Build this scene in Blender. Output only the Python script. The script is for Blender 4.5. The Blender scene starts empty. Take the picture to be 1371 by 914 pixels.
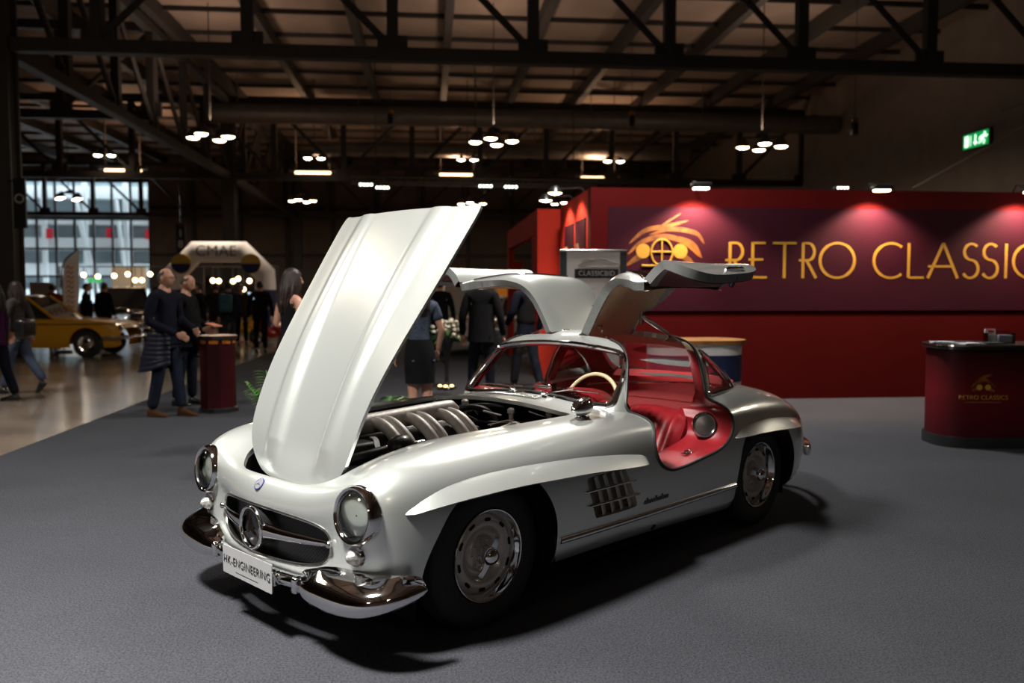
import bpy, bmesh, math, random
import numpy as np
from mathutils import Vector, Matrix
PI = math.pi
SC = bpy.context.scene
COL = SC.collection
RNG = random.Random(7)

# ---------------------------------------------------------------- materials
MATS = {}
def mat(name, color=(.5, .5, .5), rough=.5, metal=0.0, emit=None, estr=0.0, coat=0.0, trans=0.0,
        ior=1.45, noise=0.0, nscale=20.0, bump=0.0, bscale=60.0, spec=0.5, alpha=1.0, color2=None, sheen=0.0):
    if name in MATS:
        return MATS[name]
    m = bpy.data.materials.new(name); m.use_nodes = True
    nt = m.node_tree; b = nt.nodes['Principled BSDF']
    b.inputs['Base Color'].default_value = (*color, 1)
    b.inputs['Roughness'].default_value = rough
    b.inputs['Metallic'].default_value = metal
    b.inputs['Coat Weight'].default_value = coat
    b.inputs['Coat Roughness'].default_value = .04
    b.inputs['Transmission Weight'].default_value = trans
    b.inputs['IOR'].default_value = ior
    b.inputs['Specular IOR Level'].default_value = spec
    b.inputs['Alpha'].default_value = alpha
    b.inputs['Sheen Weight'].default_value = sheen
    if emit:
        b.inputs['Emission Color'].default_value = (*emit, 1)
        b.inputs['Emission Strength'].default_value = estr
    tc = nt.nodes.new('ShaderNodeTexCoord')
    if noise > 0 or color2:
        n = nt.nodes.new('ShaderNodeTexNoise'); n.inputs['Scale'].default_value = nscale
        n.inputs['Detail'].default_value = 6
        nt.links.new(tc.outputs['Object'], n.inputs['Vector'])
        r = nt.nodes.new('ShaderNodeValToRGB')
        c2 = color2 or tuple(c * (1 - noise) for c in color)
        r.color_ramp.elements[0].position = .35; r.color_ramp.elements[1].position = .65
        r.color_ramp.elements[0].color = (*c2, 1); r.color_ramp.elements[1].color = (*color, 1)
        nt.links.new(n.outputs['Fac'], r.inputs['Fac'])
        nt.links.new(r.outputs['Color'], b.inputs['Base Color'])
    if bump > 0:
        n2 = nt.nodes.new('ShaderNodeTexNoise'); n2.inputs['Scale'].default_value = bscale
        n2.inputs['Detail'].default_value = 4
        nt.links.new(tc.outputs['Object'], n2.inputs['Vector'])
        bp = nt.nodes.new('ShaderNodeBump'); bp.inputs['Strength'].default_value = bump
        bp.inputs['Distance'].default_value = .01
        nt.links.new(n2.outputs['Fac'], bp.inputs['Height'])
        nt.links.new(bp.outputs['Normal'], b.inputs['Normal'])
    MATS[name] = m
    return m

# ---------------------------------------------------------------- objects
def link(o, parent=None):
    COL.objects.link(o)
    if parent is not None:
        o.parent = parent
    return o

def tag(o, label=None, cat=None, group=None, kind=None):
    if label: o['label'] = label
    if cat: o['category'] = cat
    if group: o['group'] = group
    if kind: o['kind'] = kind
    return o

def thing(name, label, cat, loc=(0, 0, 0), rz=0.0, group=None):
    o = bpy.data.objects.new(name, None); link(o)
    o.empty_display_size = .1
    o.location = loc; o.rotation_euler = (0, 0, rz)
    return tag(o, label, cat, group)

def copy_tree(o, parent=None):
    c = o.copy(); COL.objects.link(c)
    c.parent = parent
    if parent is not None:
        c.matrix_parent_inverse = o.matrix_parent_inverse.copy()
    for ch in list(o.children):
        copy_tree(ch, c)
    return c

class MB:
    """collects faces; build() links them as one mesh object"""
    def __init__(self):
        self.v = []; self.f = []; self.mi = []; self.flat = set(); self.cur = 0
    def add(self, vs, fs, flat=False):
        b = len(self.v)
        self.v += [tuple(map(float, p)) for p in vs]
        for f in fs:
            if flat: self.flat.add(len(self.f))
            self.f.append(tuple(i + b for i in f)); self.mi.append(self.cur)
        return self
    def box(self, c, s, rz=0.0, ry=0.0, rx=0.0, taper=1.0):
        M = Matrix.Rotation(rz, 3, 'Z') @ Matrix.Rotation(ry, 3, 'Y') @ Matrix.Rotation(rx, 3, 'X')
        vs = []
        for sz in (-.5, .5):
            k = taper if sz > 0 else 1.0
            for sx, sy in ((-.5, -.5), (.5, -.5), (.5, .5), (-.5, .5)):
                p = M @ Vector((sx * s[0] * k, sy * s[1] * k, sz * s[2]))
                vs.append((p.x + c[0], p.y + c[1], p.z + c[2]))
        return self.add(vs, [(0, 3, 2, 1), (4, 5, 6, 7), (0, 1, 5, 4), (1, 2, 6, 5), (2, 3, 7, 6), (3, 0, 4, 7)], True)
    def rbox(self, c, s, r=.02, seg=3, rz=0.0, ry=0.0, rx=0.0):
        bm = bmesh.new(); bmesh.ops.create_cube(bm, size=1)
        for v in bm.verts: v.co = Vector((v.co.x * s[0], v.co.y * s[1], v.co.z * s[2]))
        bmesh.ops.bevel(bm, geom=bm.edges[:], offset=r, segments=seg, affect='EDGES', profile=.5)
        M = Matrix.Translation(c) @ (Matrix.Rotation(rz, 4, 'Z') @ Matrix.Rotation(ry, 4, 'Y') @ Matrix.Rotation(rx, 4, 'X'))
        bm.verts.index_update()
        vs = [M @ v.co for v in bm.verts]; fs = [[v.index for v in f.verts] for f in bm.faces]
        bm.free()
        return self.add(vs, fs)
    def grid(self, P, closed_u=False, closed_v=False, flip=False):
        P = np.asarray(P, float); nu, nv = P.shape[:2]
        fs = []
        for i in range(nu if closed_u else nu - 1):
            for j in range(nv if closed_v else nv - 1):
                a, b = i * nv + j, ((i + 1) % nu) * nv + j
                c, d = ((i + 1) % nu) * nv + (j + 1) % nv, i * nv + (j + 1) % nv
                fs.append((a, d, c, b) if flip else (a, b, c, d))
        return self.add(P.reshape(-1, 3), fs)
    def tube(self, pts, r, n=10, cap=True, closed=False):
        pts = [Vector(p) for p in pts]; m = len(pts)
        rs = r if hasattr(r, '__len__') else [r] * m
        up = Vector((0, 0, 1)); prev = None; rings = []
        for i, p in enumerate(pts):
            if closed: t = pts[(i + 1) % m] - pts[i - 1]
            else: t = pts[min(i + 1, m - 1)] - pts[max(i - 1, 0)]
            t.normalize()
            if prev is None:
                a = up if abs(t.dot(up)) < .95 else Vector((1, 0, 0))
                nrm = (a - t * a.dot(t)).normalized()
            else:
                nrm = (prev - t * prev.dot(t)).normalized()
            prev = nrm; bi = t.cross(nrm)
            rings.append([p + (nrm * math.cos(2 * PI * k / n) + bi * math.sin(2 * PI * k / n)) * rs[i] for k in range(n)])
        vs = [q for rg in rings for q in rg]; fs = []
        for i in range(m if closed else m - 1):
            j = (i + 1) % m
            for k in range(n):
                fs.append((i * n + k, i * n + (k + 1) % n, j * n + (k + 1) % n, j * n + k))
        if cap and not closed:
            fs.append(tuple(range(n - 1, -1, -1))); fs.append(tuple((m - 1) * n + k for k in range(n)))
        return self.add(vs, fs)
    def sweep(self, path, prof, closed=False, cap=True, nrm=None):
        """sweep a closed 2-D profile (a along normal, b along binormal) along a path; nrm: normals per point"""
        path = [Vector(p) for p in path]; m = len(path); k = len(prof) if not callable(prof) else len(prof(0))
        vs = []
        for i, p in enumerate(path):
            t = ((path[(i + 1) % m] - path[i - 1]) if closed else (path[min(i + 1, m - 1)] - path[max(i - 1, 0)])).normalized()
            n = Vector(nrm[i]) if nrm is not None else Vector((0, 0, 1))
            n = (n - t * n.dot(t)).normalized(); b = t.cross(n)
            pr = prof(i / (m - 1)) if callable(prof) else prof
            vs += [p + n * a + b * c for a, c in pr]
        fs = []
        for i in range(m if closed else m - 1):
            j = (i + 1) % m
            for q in range(k):
                fs.append((i * k + q, i * k + (q + 1) % k, j * k + (q + 1) % k, j * k + q))
        if cap and not closed:
            fs.append(tuple(range(k - 1, -1, -1))); fs.append(tuple((m - 1) * k + q for q in range(k)))
        return self.add(vs, fs)
    def lathe(self, prof, c=(0, 0, 0), axis='Z', n=32, M=None, a0=0.0, a1=2 * PI):
        """prof: list of (radius, height)"""
        full = abs(a1 - a0 - 2 * PI) < 1e-6
        na = n if full else n + 1
        vs = []
        for r, h in prof:
            for k in range(na):
                a = a0 + (a1 - a0) * k / n
                x, y, z = r * math.cos(a), r * math.sin(a), h
                if axis == 'Y': x, y, z = x, h, y
                elif axis == 'X': x, y, z = h, x, y
                p = Vector((x, y, z))
                if M is not None: p = M @ p
                vs.append((p.x + c[0], p.y + c[1], p.z + c[2]))
        fs = []
        for i in range(len(prof) - 1):
            for k in range(n):
                k2 = (k + 1) % na
                fs.append((i * na + k, i * na + k2, (i + 1) * na + k2, (i + 1) * na + k))
        return self.add(vs, fs)
    def ellipsoid(self, c, s, n=20, m=12, M=None, half=None):
        prof = []
        vs = []; fs = []
        for i in range(m + 1):
            th = PI * i / m
            for k in range(n):
                a = 2 * PI * k / n
                p = Vector((math.sin(th) * math.cos(a) * s[0], math.sin(th) * math.sin(a) * s[1], math.cos(th) * s[2]))
                if M is not None: p = M @ p
                vs.append((p.x + c[0], p.y + c[1], p.z + c[2]))
        for i in range(m):
            for k in range(n):
                fs.append((i * n + k, (i + 1) * n + k, (i + 1) * n + (k + 1) % n, i * n + (k + 1) % n))
        return self.add(vs, fs)
    def prism(self, poly, d, M=None):
        """extrude 2-D polygon (x,y) from z=0 to z=d, then transform"""
        n = len(poly)
        vs = [(x, y, 0) for x, y in poly] + [(x, y, d) for x, y in poly]
        if M is not None: vs = [M @ Vector(p) for p in vs]
        fs = [tuple(range(n - 1, -1, -1)), tuple(range(n, 2 * n))] + [(i, (i + 1) % n, n + (i + 1) % n, n + i) for i in range(n)]
        return self.add(vs, fs, True)
    def mesh(self, name, mats, smooth=True, angle=40):
        me = bpy.data.meshes.new(name)
        me.from_pydata(self.v, [], self.f)
        ms = mats if isinstance(mats, (list, tuple)) else [mats]
        for m in ms: me.materials.append(m)
        if len(ms) > 1: me.polygons.foreach_set('material_index', self.mi)
        if smooth:
            me.polygons.foreach_set('use_smooth', [i not in self.flat for i in range(len(self.f))])
            try: me.set_sharp_from_angle(angle=math.radians(angle))
            except Exception: pass
        me.validate(); me.update()
        return me
    def build(self, name, mats, parent=None, smooth=True, angle=40, loc=None, rot=None, fixn=False, merge=0):
        me = self.mesh(name, mats, smooth, angle)
        if fixn or merge:
            bm = bmesh.new(); bm.from_mesh(me)
            if merge: bmesh.ops.remove_doubles(bm, verts=bm.verts[:], dist=merge)
            if fixn: bmesh.ops.recalc_face_normals(bm, faces=bm.faces[:])
            bm.to_mesh(me); bm.free()
            if smooth: me.set_sharp_from_angle(angle=math.radians(angle))
        o = bpy.data.objects.new(name, me); link(o, parent)
        if loc is not None: o.location = loc
        if rot is not None: o.rotation_euler = rot
        return o

def circle(c, r, n=24, axis='Y', a0=0.0, a1=2 * PI, closed=True):
    out = []
    for k in range(n if closed else n + 1):
        a = a0 + (a1 - a0) * k / n
        if axis == 'Y': out.append((c[0] + r * math.cos(a), c[1], c[2] + r * math.sin(a)))
        elif axis == 'Z': out.append((c[0] + r * math.cos(a), c[1] + r * math.sin(a), c[2]))
        else: out.append((c[0], c[1] + r * math.cos(a), c[2] + r * math.sin(a)))
    return out

def crv(pts, n=8, closed=False):
    """Catmull-Rom through points"""
    P = [np.array(p, float) for p in pts]; m = len(P); out = []
    for i in range(m if closed else m - 1):
        p1, p2 = P[i], P[(i + 1) % m]
        p0 = P[i - 1] if (closed or i > 0) else 2 * p1 - p2
        p3 = P[(i + 2) % m] if (closed or i + 2 < m) else 2 * p2 - p1
        for k in range(n):
            t = k / n
            out.append(.5 * (2 * p1 + (p2 - p0) * t + (2 * p0 - 5 * p1 + 4 * p2 - p3) * t * t + (3 * p1 - p0 - 3 * p2 + p3) * t ** 3))
    if not closed: out.append(P[-1])
    return [tuple(p) for p in out]

def text_mesh(body, size, mat_, name, parent=None, extrude=.004, align='CENTER', sx=1.0, spacing=1.0, shear=0.0, offset=0.0):
    """letters as a real mesh standing in the local XZ plane facing -Y"""
    cu = bpy.data.curves.new(name, 'FONT'); cu.body = body; cu.size = size; cu.extrude = extrude
    cu.align_x = align; cu.align_y = 'CENTER'; cu.space_character = spacing; cu.shear = shear
    cu.resolution_u = 4; cu.offset = offset
    o = bpy.data.objects.new(name, cu); COL.objects.link(o)
    dg = bpy.context.evaluated_depsgraph_get(); dg.update()
    me = bpy.data.meshes.new_from_object(o.evaluated_get(dg))
    COL.objects.unlink(o); bpy.data.objects.remove(o)
    for v in me.vertices:
        x, y, z = v.co; v.co = (x * sx, -z, y)
    me.materials.clear(); me.materials.append(mat_)
    ob = bpy.data.objects.new(name, me); link(ob, parent)
    return ob

# ---------------------------------------------------------------- spline surfaces
def bspline_mat(n, k):
    """matrix evaluating a clamped uniform cubic B-spline of n control points at k samples"""
    deg = 3; kn = np.concatenate([np.zeros(deg), np.linspace(0, 1, n - deg + 1), np.ones(deg)])
    t = np.linspace(0, 1, k); t[-1] = 1 - 1e-9
    N = [[np.where((t >= kn[i]) & (t < kn[i + 1]), 1.0, 0.0) for i in range(len(kn) - 1)]]
    for d in range(1, deg + 1):
        row = []
        for i in range(len(kn) - 1 - d):
            a = kn[i + d] - kn[i]; b = kn[i + d + 1] - kn[i + 1]
            v = 0
            if a > 0: v = v + (t - kn[i]) / a * N[d - 1][i]
            if b > 0: v = v + (kn[i + d + 1] - t) / b * N[d - 1][i + 1]
            row.append(v if not np.isscalar(v) else np.zeros_like(t))
        N.append(row)
    return np.array(N[deg]).T

def bsurf(net, nu, nv):
    net = np.asarray(net, float)
    A = bspline_mat(net.shape[0], nu); B = bspline_mat(net.shape[1], nv)
    return np.einsum('ai,ijk,bj->abk', A, net, B)

def bcurve(pts, n):
    return bspline_mat(len(pts), n) @ np.asarray(pts, float)

def lut(x, tab):
    xs, ys = zip(*tab)
    return float(np.interp(x, xs, ys))

def slut(tab, n=400):
    """smooth lookup: Catmull-Rom through a table, returned as a function of x"""
    c = np.array(crv([(a, b) for a, b in tab], 12))
    return lambda x: np.interp(x, c[:, 0], c[:, 1])

class Shell:
    """polygon soup that can be clipped by implicit fields"""
    def __init__(self, V, F):
        self.V = np.asarray(V, float); self.F = [tuple(f) for f in F]
    @staticmethod
    def from_grid(P):
        nu, nv = P.shape[:2]
        F = [(i * nv + j, (i + 1) * nv + j, (i + 1) * nv + j + 1, i * nv + j + 1) for i in range(nu - 1) for j in range(nv - 1)]
        return Shell(P.reshape(-1, 3), F)
    def clip(self, fn):
        """keep the part where fn(V) <= 0"""
        d = fn(self.V); d = np.where(np.abs(d) < 1e-6, -1e-6, d)
        nv = [tuple(p) for p in self.V]; cache = {}; out = []
        V = self.V; dl = d.tolist()
        def cut(a, b):
            k = (a, b) if a < b else (b, a)
            if k not in cache:
                t = dl[a] / (dl[a] - dl[b])
                nv.append(tuple(V[a] + t * (V[b] - V[a]))); cache[k] = len(nv) - 1
            return cache[k]
        for f in self.F:
            s = [dl[i] <= 0 for i in f]
            if all(s): out.append(f); continue
            if not any(s): continue
            g = []; m = len(f)
            for i in range(m):
                a, b = f[i], f[(i + 1) % m]
                if s[i]: g.append(a)
                if s[i] != s[(i + 1) % m]: g.append(cut(a, b))
            if len(g) > 2: out.append(tuple(g))
        used = sorted({i for f in out for i in f}); mp = {o: n for n, o in enumerate(used)}
        return Shell([nv[i] for i in used], [tuple(mp[i] for i in f) for f in out])
    def normals(self):
        N = np.zeros_like(self.V)
        for f in self.F:
            p = self.V[list(f)]
            n = np.zeros(3)
            for i in range(len(f)): n += np.cross(p[i], p[(i + 1) % len(f)])
            for i in f: N[i] += n
        L = np.linalg.norm(N, axis=1); L[L == 0] = 1
        return N / L[:, None]
    def boundary(self):
        e = {}
        for f in self.F:
            for i in range(len(f)):
                a, b = f[i], f[(i + 1) % len(f)]
                k = (a, b) if a < b else (b, a)
                e[k] = None if k in e else (a, b)
        return [x for x in e.values() if x is not None]
    def loops(self):
        nxt = {}
        for a, b in self.boundary(): nxt.setdefault(a, []).append(b)
        out = []
        while nxt:
            a = next(iter(nxt)); lp = [a]
            while True:
                if lp[-1] not in nxt: break
                b = nxt[lp[-1]].pop()
                if not nxt[lp[-1]]: del nxt[lp[-1]]
                if b == lp[0]: break
                lp.append(b)
            out.append(lp)
        return out
    def to_mb(self, mb=None, flip=False):
        mb = mb or MB()
        return mb.add(self.V, [tuple(reversed(f)) for f in self.F] if flip else self.F)
    def rim(self, depth, mb, sel=None, out=1):
        """turn boundary edges inward (against the normal) as a flange"""
        N = self.normals(); E = self.boundary(); idx = {}
        vs = []; fs = []
        def g(i):
            if i not in idx:
                idx[i] = len(vs); vs.append(self.V[i]); vs.append(self.V[i] - N[i] * depth * out)
            return idx[i]
        for a, b in E:
            if sel is not None and not (sel(self.V[a]) and sel(self.V[b])): continue
            ia, ib = g(a), g(b)
            fs.append((ib, ia, ia + 1, ib + 1))
        return mb.add(vs, fs)
    def offset(self, d):
        return Shell(self.V - self.normals() * d, self.F)

def poly_sdf(poly):
    """signed distance (negative inside) to a closed polygon, vectorised over points (n,2)"""
    P = np.asarray(poly, float); Q = np.roll(P, -1, 0)
    def f(X):
        X = np.asarray(X, float); best = np.full(len(X), 1e9); ins = np.zeros(len(X), bool)
        for a, b in zip(P, Q):
            ab = b - a; t = np.clip(((X - a) @ ab) / max(ab @ ab, 1e-12), 0, 1)
            best = np.minimum(best, np.linalg.norm(X - (a + t[:, None] * ab), axis=1))
            c = ((a[1] > X[:, 1]) != (b[1] > X[:, 1]))
            with np.errstate(divide='ignore', invalid='ignore'):
                xi = (b[0] - a[0]) * (X[:, 1] - a[1]) / (b[1] - a[1]) + a[0]
            ins ^= c & (X[:, 0] < xi)
        return np.where(ins, -best, best)
    return f
# ---------------------------------------------------------------- the car's body surfaces
# car frame: x rearward from the front axle, -y the driver's (left) side, z up
def body_net():
    Y = slut([(-.62, .765), (-.5, .815), (-.35, .85), (-.1, .87), (.2, .878), (.6, .875), (1.0, .868), (1.5, .862), (2.0, .87), (2.4, .88),
              (2.65, .878), (2.85, .853), (3.0, .808), (3.15, .735), (3.3, .63), (3.43, .51), (3.55, .38), (3.66, .2)])
    ZC = slut([(-.62, .765), (-.54, .805), (-.45, .83), (-.33, .845), (0, .856), (.4, .856), (.8, .853), (1.1, .84), (1.5, .815), (1.9, .825),
               (2.15, .85), (2.4, .862), (2.6, .85), (2.75, .832), (2.9, .785), (3.05, .715), (3.2, .64), (3.35, .575), (3.5, .52), (3.66, .47)])
    YC = slut([(-.62, .62), (-.4, .64), (0, .665), (.5, .69), (1.0, .735), (1.5, .75), (2.0, .735), (2.4, .725), (2.7, .71), (2.9, .67), (3.1, .58), (3.3, .46), (3.5, .3), (3.66, .15)])
    ZD = slut([(-.62, .672), (-.5, .71), (-.3, .765), (0, .83), (.4, .885), (.8, .912), (1.1, .92), (1.5, .93), (2.0, .94), (2.3, .945), (2.6, .93),
               (2.8, .89), (3.0, .83), (3.2, .745), (3.4, .64), (3.55, .55), (3.66, .48)])
    ZB = slut([(-.62, .24), (-.4, .21), (0, .2), (.4, .205), (1, .195), (1.6, .18), (2.0, .17), (2.4, .17), (2.8, .2), (3.0, .235), (3.2, .28), (3.4, .33), (3.66, .4)])
    rows = []
    # grille rim, then the face of the nose
    def half(l):
        return l
    rim = [(0, .338), (.13, .338), (.26, .342), (.355, .35), (.425, .366), (.462, .405), (.466, .45), (.458, .495), (.425, .523), (.355, .541), (.25, .553), (.12, .561), (0, .563)]
    def bow(y, x0, k):
        return x0 + k * y * y
    rows.append([(bow(y, -.715, .42), y, z) for y, z in rim])
    r2 = [(0, .325), (.13, .325), (.262, .328), (.365, .335), (.445, .352), (.49, .40), (.493, .455), (.484, .51), (.442, .546), (.365, .565), (.255, .577), (.12, .585), (0, .588)]
    rows.append([(bow(y, -.725, .40), y, z) for y, z in r2])
    r3 = [(0, .27), (.18, .27), (.36, .275), (.54, .30), (.66, .37), (.69, .49), (.70, .59), (.68, .67), (.60, .70), (.44, .665), (.29, .66), (.14, .672), (0, .675)]
    xs3 = [-.70, -.69, -.675, -.645, -.625, -.63, -.635, -.63, -.635, -.645, -.68, -.70, -.705]
    rows.append([(x, y, z) for x, (y, z) in zip(xs3, r3)])
    r4 = [(0, .22), (.25, .22), (.5, .23), (.68, .27), (.755, .37), (.775, .50), (.775, .62), (.75, .715), (.65, .765), (.47, .70), (.31, .685), (.15, .70), (0, .703)]
    xs4 = [-.6, -.6, -.6, -.585, -.565, -.57, -.585, -.59, -.60, -.585, -.59, -.595, -.60]
    rows.append([(x, y, z) for x, (y, z) in zip(xs4, r4)])
    for x in (-.5, -.4, -.28, -.12, .1, .35, .6, .85, 1.1, 1.35, 1.6, 1.85, 2.1, 2.35, 2.55, 2.72, 2.87, 3.0, 3.12, 3.24, 3.35, 3.45, 3.54, 3.61, 3.66):
        Ym, zc, yc, zd, zb = float(Y(x)), float(ZC(x)), float(YC(x)), float(ZD(x)), float(ZB(x))
        k = Ym / .87
        ym = zb + .30 * (zc - zb) / .65
        rr = [(0, zb - .02), (.33 * k, zb - .02), (.64 * k, zb - .02), (Ym - .045, zb), (Ym - .012, zb + (zc - zb) * .20), (Ym + .003, zb + (zc - zb) * .46),
              (Ym - .004, zb + (zc - zb) * .70), (Ym - lut(x, [(.5, .036), (1.0, .022), (1.9, .022), (2.3, .034)]) * k, zb + (zc - zb) * lut(x, [(.5, .895), (1.0, .93), (1.9, .93), (2.3, .895)])), (yc, zc + .006)]
        v = lut(x, [(-.5, .475), (0, .52), (.6, .56), (1.2, .60), (2, .6), (2.7, .56), (3.2, .36), (3.66, .1)])
        zv = zc - lut(x, [(-.5, .075), (-.3, .04), (-.1, .018), (.4, .008), (1, -.02), (2, -.06), (2.6, -.03), (3.0, -.02), (3.66, 0)])
        hb = lut(x, [(-.5, .012), (0, .02), (.6, .012), (.85, 0), (3.7, 0)])      # twin bulges of the bonnet
        rr += [(v, zv), (.36 * v / .52, zv * .5 + zd * .5 + hb), (.17 * v / .52, zd - .006 + hb * .5), (0, zd)]
        rows.append([(x, y, z) for y, z in rr])
    # close the tail
    rows.append([(3.675, y * .5, .42 + (z - .42) * .5) for _, y, z in rows[-1]])
    rows.append([(3.68, 0, .42)] * 13)
    net = np.array(rows)
    L = net[:, :0:-1].copy(); L[..., 1] *= 1           # +y half, centre excluded
    full = np.concatenate([net * np.array([1, -1, 1]), net[:, -2::-1]], axis=1)
    return full          # v runs from the belly of the left (-y) side over the top to the right

BODY = bsurf(body_net(), 300, 260)

GH = [  # z, front x, rear x, half width
    (.80, 1.00, 2.90, .690), (.86, 1.025, 2.81, .672), (.92, 1.06, 2.71, .657), (.98, 1.115, 2.61, .640), (1.04, 1.17, 2.515, .620), (1.10, 1.222, 2.425, .601),
    (1.15, 1.27, 2.335, .571), (1.193, 1.31, 2.24, .532), (1.229, 1.35, 2.14, .462), (1.253, 1.395, 2.03, .372), (1.267, 1.45, 1.92, .26), (1.275, 1.51, 1.80, .13), (1.278, 1.56, 1.70, .02)]
def green_net():
    rows = []
    for z, F, R, w in GH:
        k = w / .66
        s = (R - F) / 1.7
        pts = [(F, 0), (F + .004, .2 * k), (F + .018 * k, .42 * k), (F + .05 * k, .575 * k), (F + .10 * k, .635 * k), (F + .22 * s, .662 * k), (F + .42 * s, .672 * k),
               (F + .66 * s, .668 * k), (F + .90 * s, .655 * k), (F + 1.10 * s, .650 * k), (F + 1.32 * s, .615 * k), (R - .17 * s, .53 * k), (R - .06 * s, .37 * k), (R - .01 * s, .15 * k), (R, 0)]
        dz = [.0] * 15
        h = [(x, -y, z - (.03 * (y / .64) ** 2 if 1.0 < z else 0) * 0) for x, y in pts]
        rows.append(h + [(x, -y, zz) for x, y, zz in h[-2:0:-1]] + [h[0]])
    return np.array(rows)
GREEN = bsurf(green_net(), 110, 300)
# ---------------------------------------------------------------- materials of the car
def paint_mat(name, base, rough=.3, metal=.4):
    m = mat(name, base, rough, metal, coat=1.0)
    nt = m.node_tree; b = nt.nodes['Principled BSDF']
    n = nt.nodes.new('ShaderNodeTexNoise'); n.inputs['Scale'].default_value = 900; n.inputs['Detail'].default_value = 2
    tc = nt.nodes.new('ShaderNodeTexCoord'); nt.links.new(tc.outputs['Object'], n.inputs['Vector'])
    mx = nt.nodes.new('ShaderNodeMapRange'); mx.inputs['To Min'].default_value = rough - .05; mx.inputs['To Max'].default_value = rough + .06
    nt.links.new(n.outputs['Fac'], mx.inputs['Value']); nt.links.new(mx.outputs['Result'], b.inputs['Roughness'])
    return m
def glass_mat(name, tint=(.85, .88, .86), refl=1.0):
    m = bpy.data.materials.new(name); m.use_nodes = True; nt = m.node_tree; nt.nodes.clear()
    o = nt.nodes.new('ShaderNodeOutputMaterial'); mx = nt.nodes.new('ShaderNodeMixShader')
    t = nt.nodes.new('ShaderNodeBsdfTransparent'); t.inputs['Color'].default_value = (*tint, 1)
    g = nt.nodes.new('ShaderNodeBsdfGlossy'); g.inputs['Roughness'].default_value = .02
    f = nt.nodes.new('ShaderNodeFresnel'); f.inputs['IOR'].default_value = 1.5
    mu = nt.nodes.new('ShaderNodeMath'); mu.operation = 'MULTIPLY'; mu.inputs[1].default_value = refl
    nt.links.new(f.outputs[0], mu.inputs[0]); nt.links.new(mu.outputs[0], mx.inputs[0])
    nt.links.new(t.outputs[0], mx.inputs[1]); nt.links.new(g.outputs[0], mx.inputs[2]); nt.links.new(mx.outputs[0], o.inputs[0])
    MATS[name] = m
    return m
PAINT = paint_mat('silver_paint', (.585, .612, .59), .30, .72)
CHROME = mat('chrome', (.82, .82, .83), .06, 1.0)
STEEL = mat('brushed_steel', (.62, .61, .60), .25, 1.0, noise=.15, nscale=40)
RIMM = mat('painted_rim', (.40, .37, .345), .35, .3, coat=.6)
RUBBER = mat('tyre_rubber', (.012, .012, .012), .7, bump=.2, bscale=90)
BLACKR = mat('black_rubber', (.01, .01, .01), .5)
DARK = mat('dark_cavity', (.006, .006, .006), .8, spec=.1)
LEATHER = mat('red_leather', (.27, .012, .018), .38, noise=.25, nscale=9, bump=.15, bscale=220)
REDCARPET = mat('red_carpet', (.46, .014, .02), .9, noise=.2, nscale=60, bump=.3, bscale=400)
DOORRED = mat('dark_red_trim', (.10, .008, .014), .45, noise=.2, nscale=12)
TAN = mat('tan_cloth', (.42, .33, .20), .8, noise=.1, nscale=30, bump=.1, bscale=300)
CREAM = mat('ivory_plastic', (.72, .60, .38), .3, coat=.4)
FRAMEG = mat('door_frame_shaded', (.16, .165, .16), .4, .3)  # silver door frames, their shade put into this grey
GLASS = glass_mat('window_glass')
LENS = mat('lamp_reflector', (.50, .52, .50), .04, 1.0, bump=.08, bscale=25)
LENSG = glass_mat('lamp_glass', (.9, .92, .9), 1.3)
ALU = mat('cast_aluminium', (.80, .75, .71), .45, .25, noise=.18, nscale=30, bump=.15, bscale=200)
ENGB = mat('engine_black', (.012, .012, .013), .35, coat=.3)
ENGD = mat('engine_dark_metal', (.08, .08, .08), .4, .8, noise=.4, nscale=25)
GOLDW = mat('brass_fitting', (.55, .42, .2), .3, .9)
PLATEM = mat('plate_grey', (.27, .27, .275), .5, noise=.06, nscale=15)
INK = mat('black_print', (.02, .02, .022), .5)
BLUEE = mat('emblem_blue', (.02, .03, .12), .3)
MESHM = bpy.data.materials.new('grille_mesh'); MESHM.use_nodes = True
def _mesh_nodes():
    nt = MESHM.node_tree; b = nt.nodes['Principled BSDF']; MATS['grille_mesh'] = MESHM
    tc = nt.nodes.new('ShaderNodeTexCoord'); mp = nt.nodes.new('ShaderNodeMapping'); mp.inputs['Scale'].default_value = (1, 110, 110)
    ck = nt.nodes.new('ShaderNodeTexChecker'); ck.inputs['Scale'].default_value = 1.0
    ck.inputs['Color1'].default_value = (.022, .022, .024, 1); ck.inputs['Color2'].default_value = (.004, .004, .004, 1)
    nt.links.new(tc.outputs['Object'], mp.inputs['Vector']); nt.links.new(mp.outputs[0], ck.inputs['Vector'])
    nt.links.new(ck.outputs['Color'], b.inputs['Base Color']); b.inputs['Roughness'].default_value = .4; b.inputs['Metallic'].default_value = .5
_mesh_nodes()

CAR_LOC = (-.6518, 4.2892, 0.0); CAR_YAW = .7927
CAR = thing('gullwing_coupe', 'silver vintage coupe with raised bonnet, open gullwing doors and red leather interior', 'car', CAR_LOC, CAR_YAW)

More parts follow.
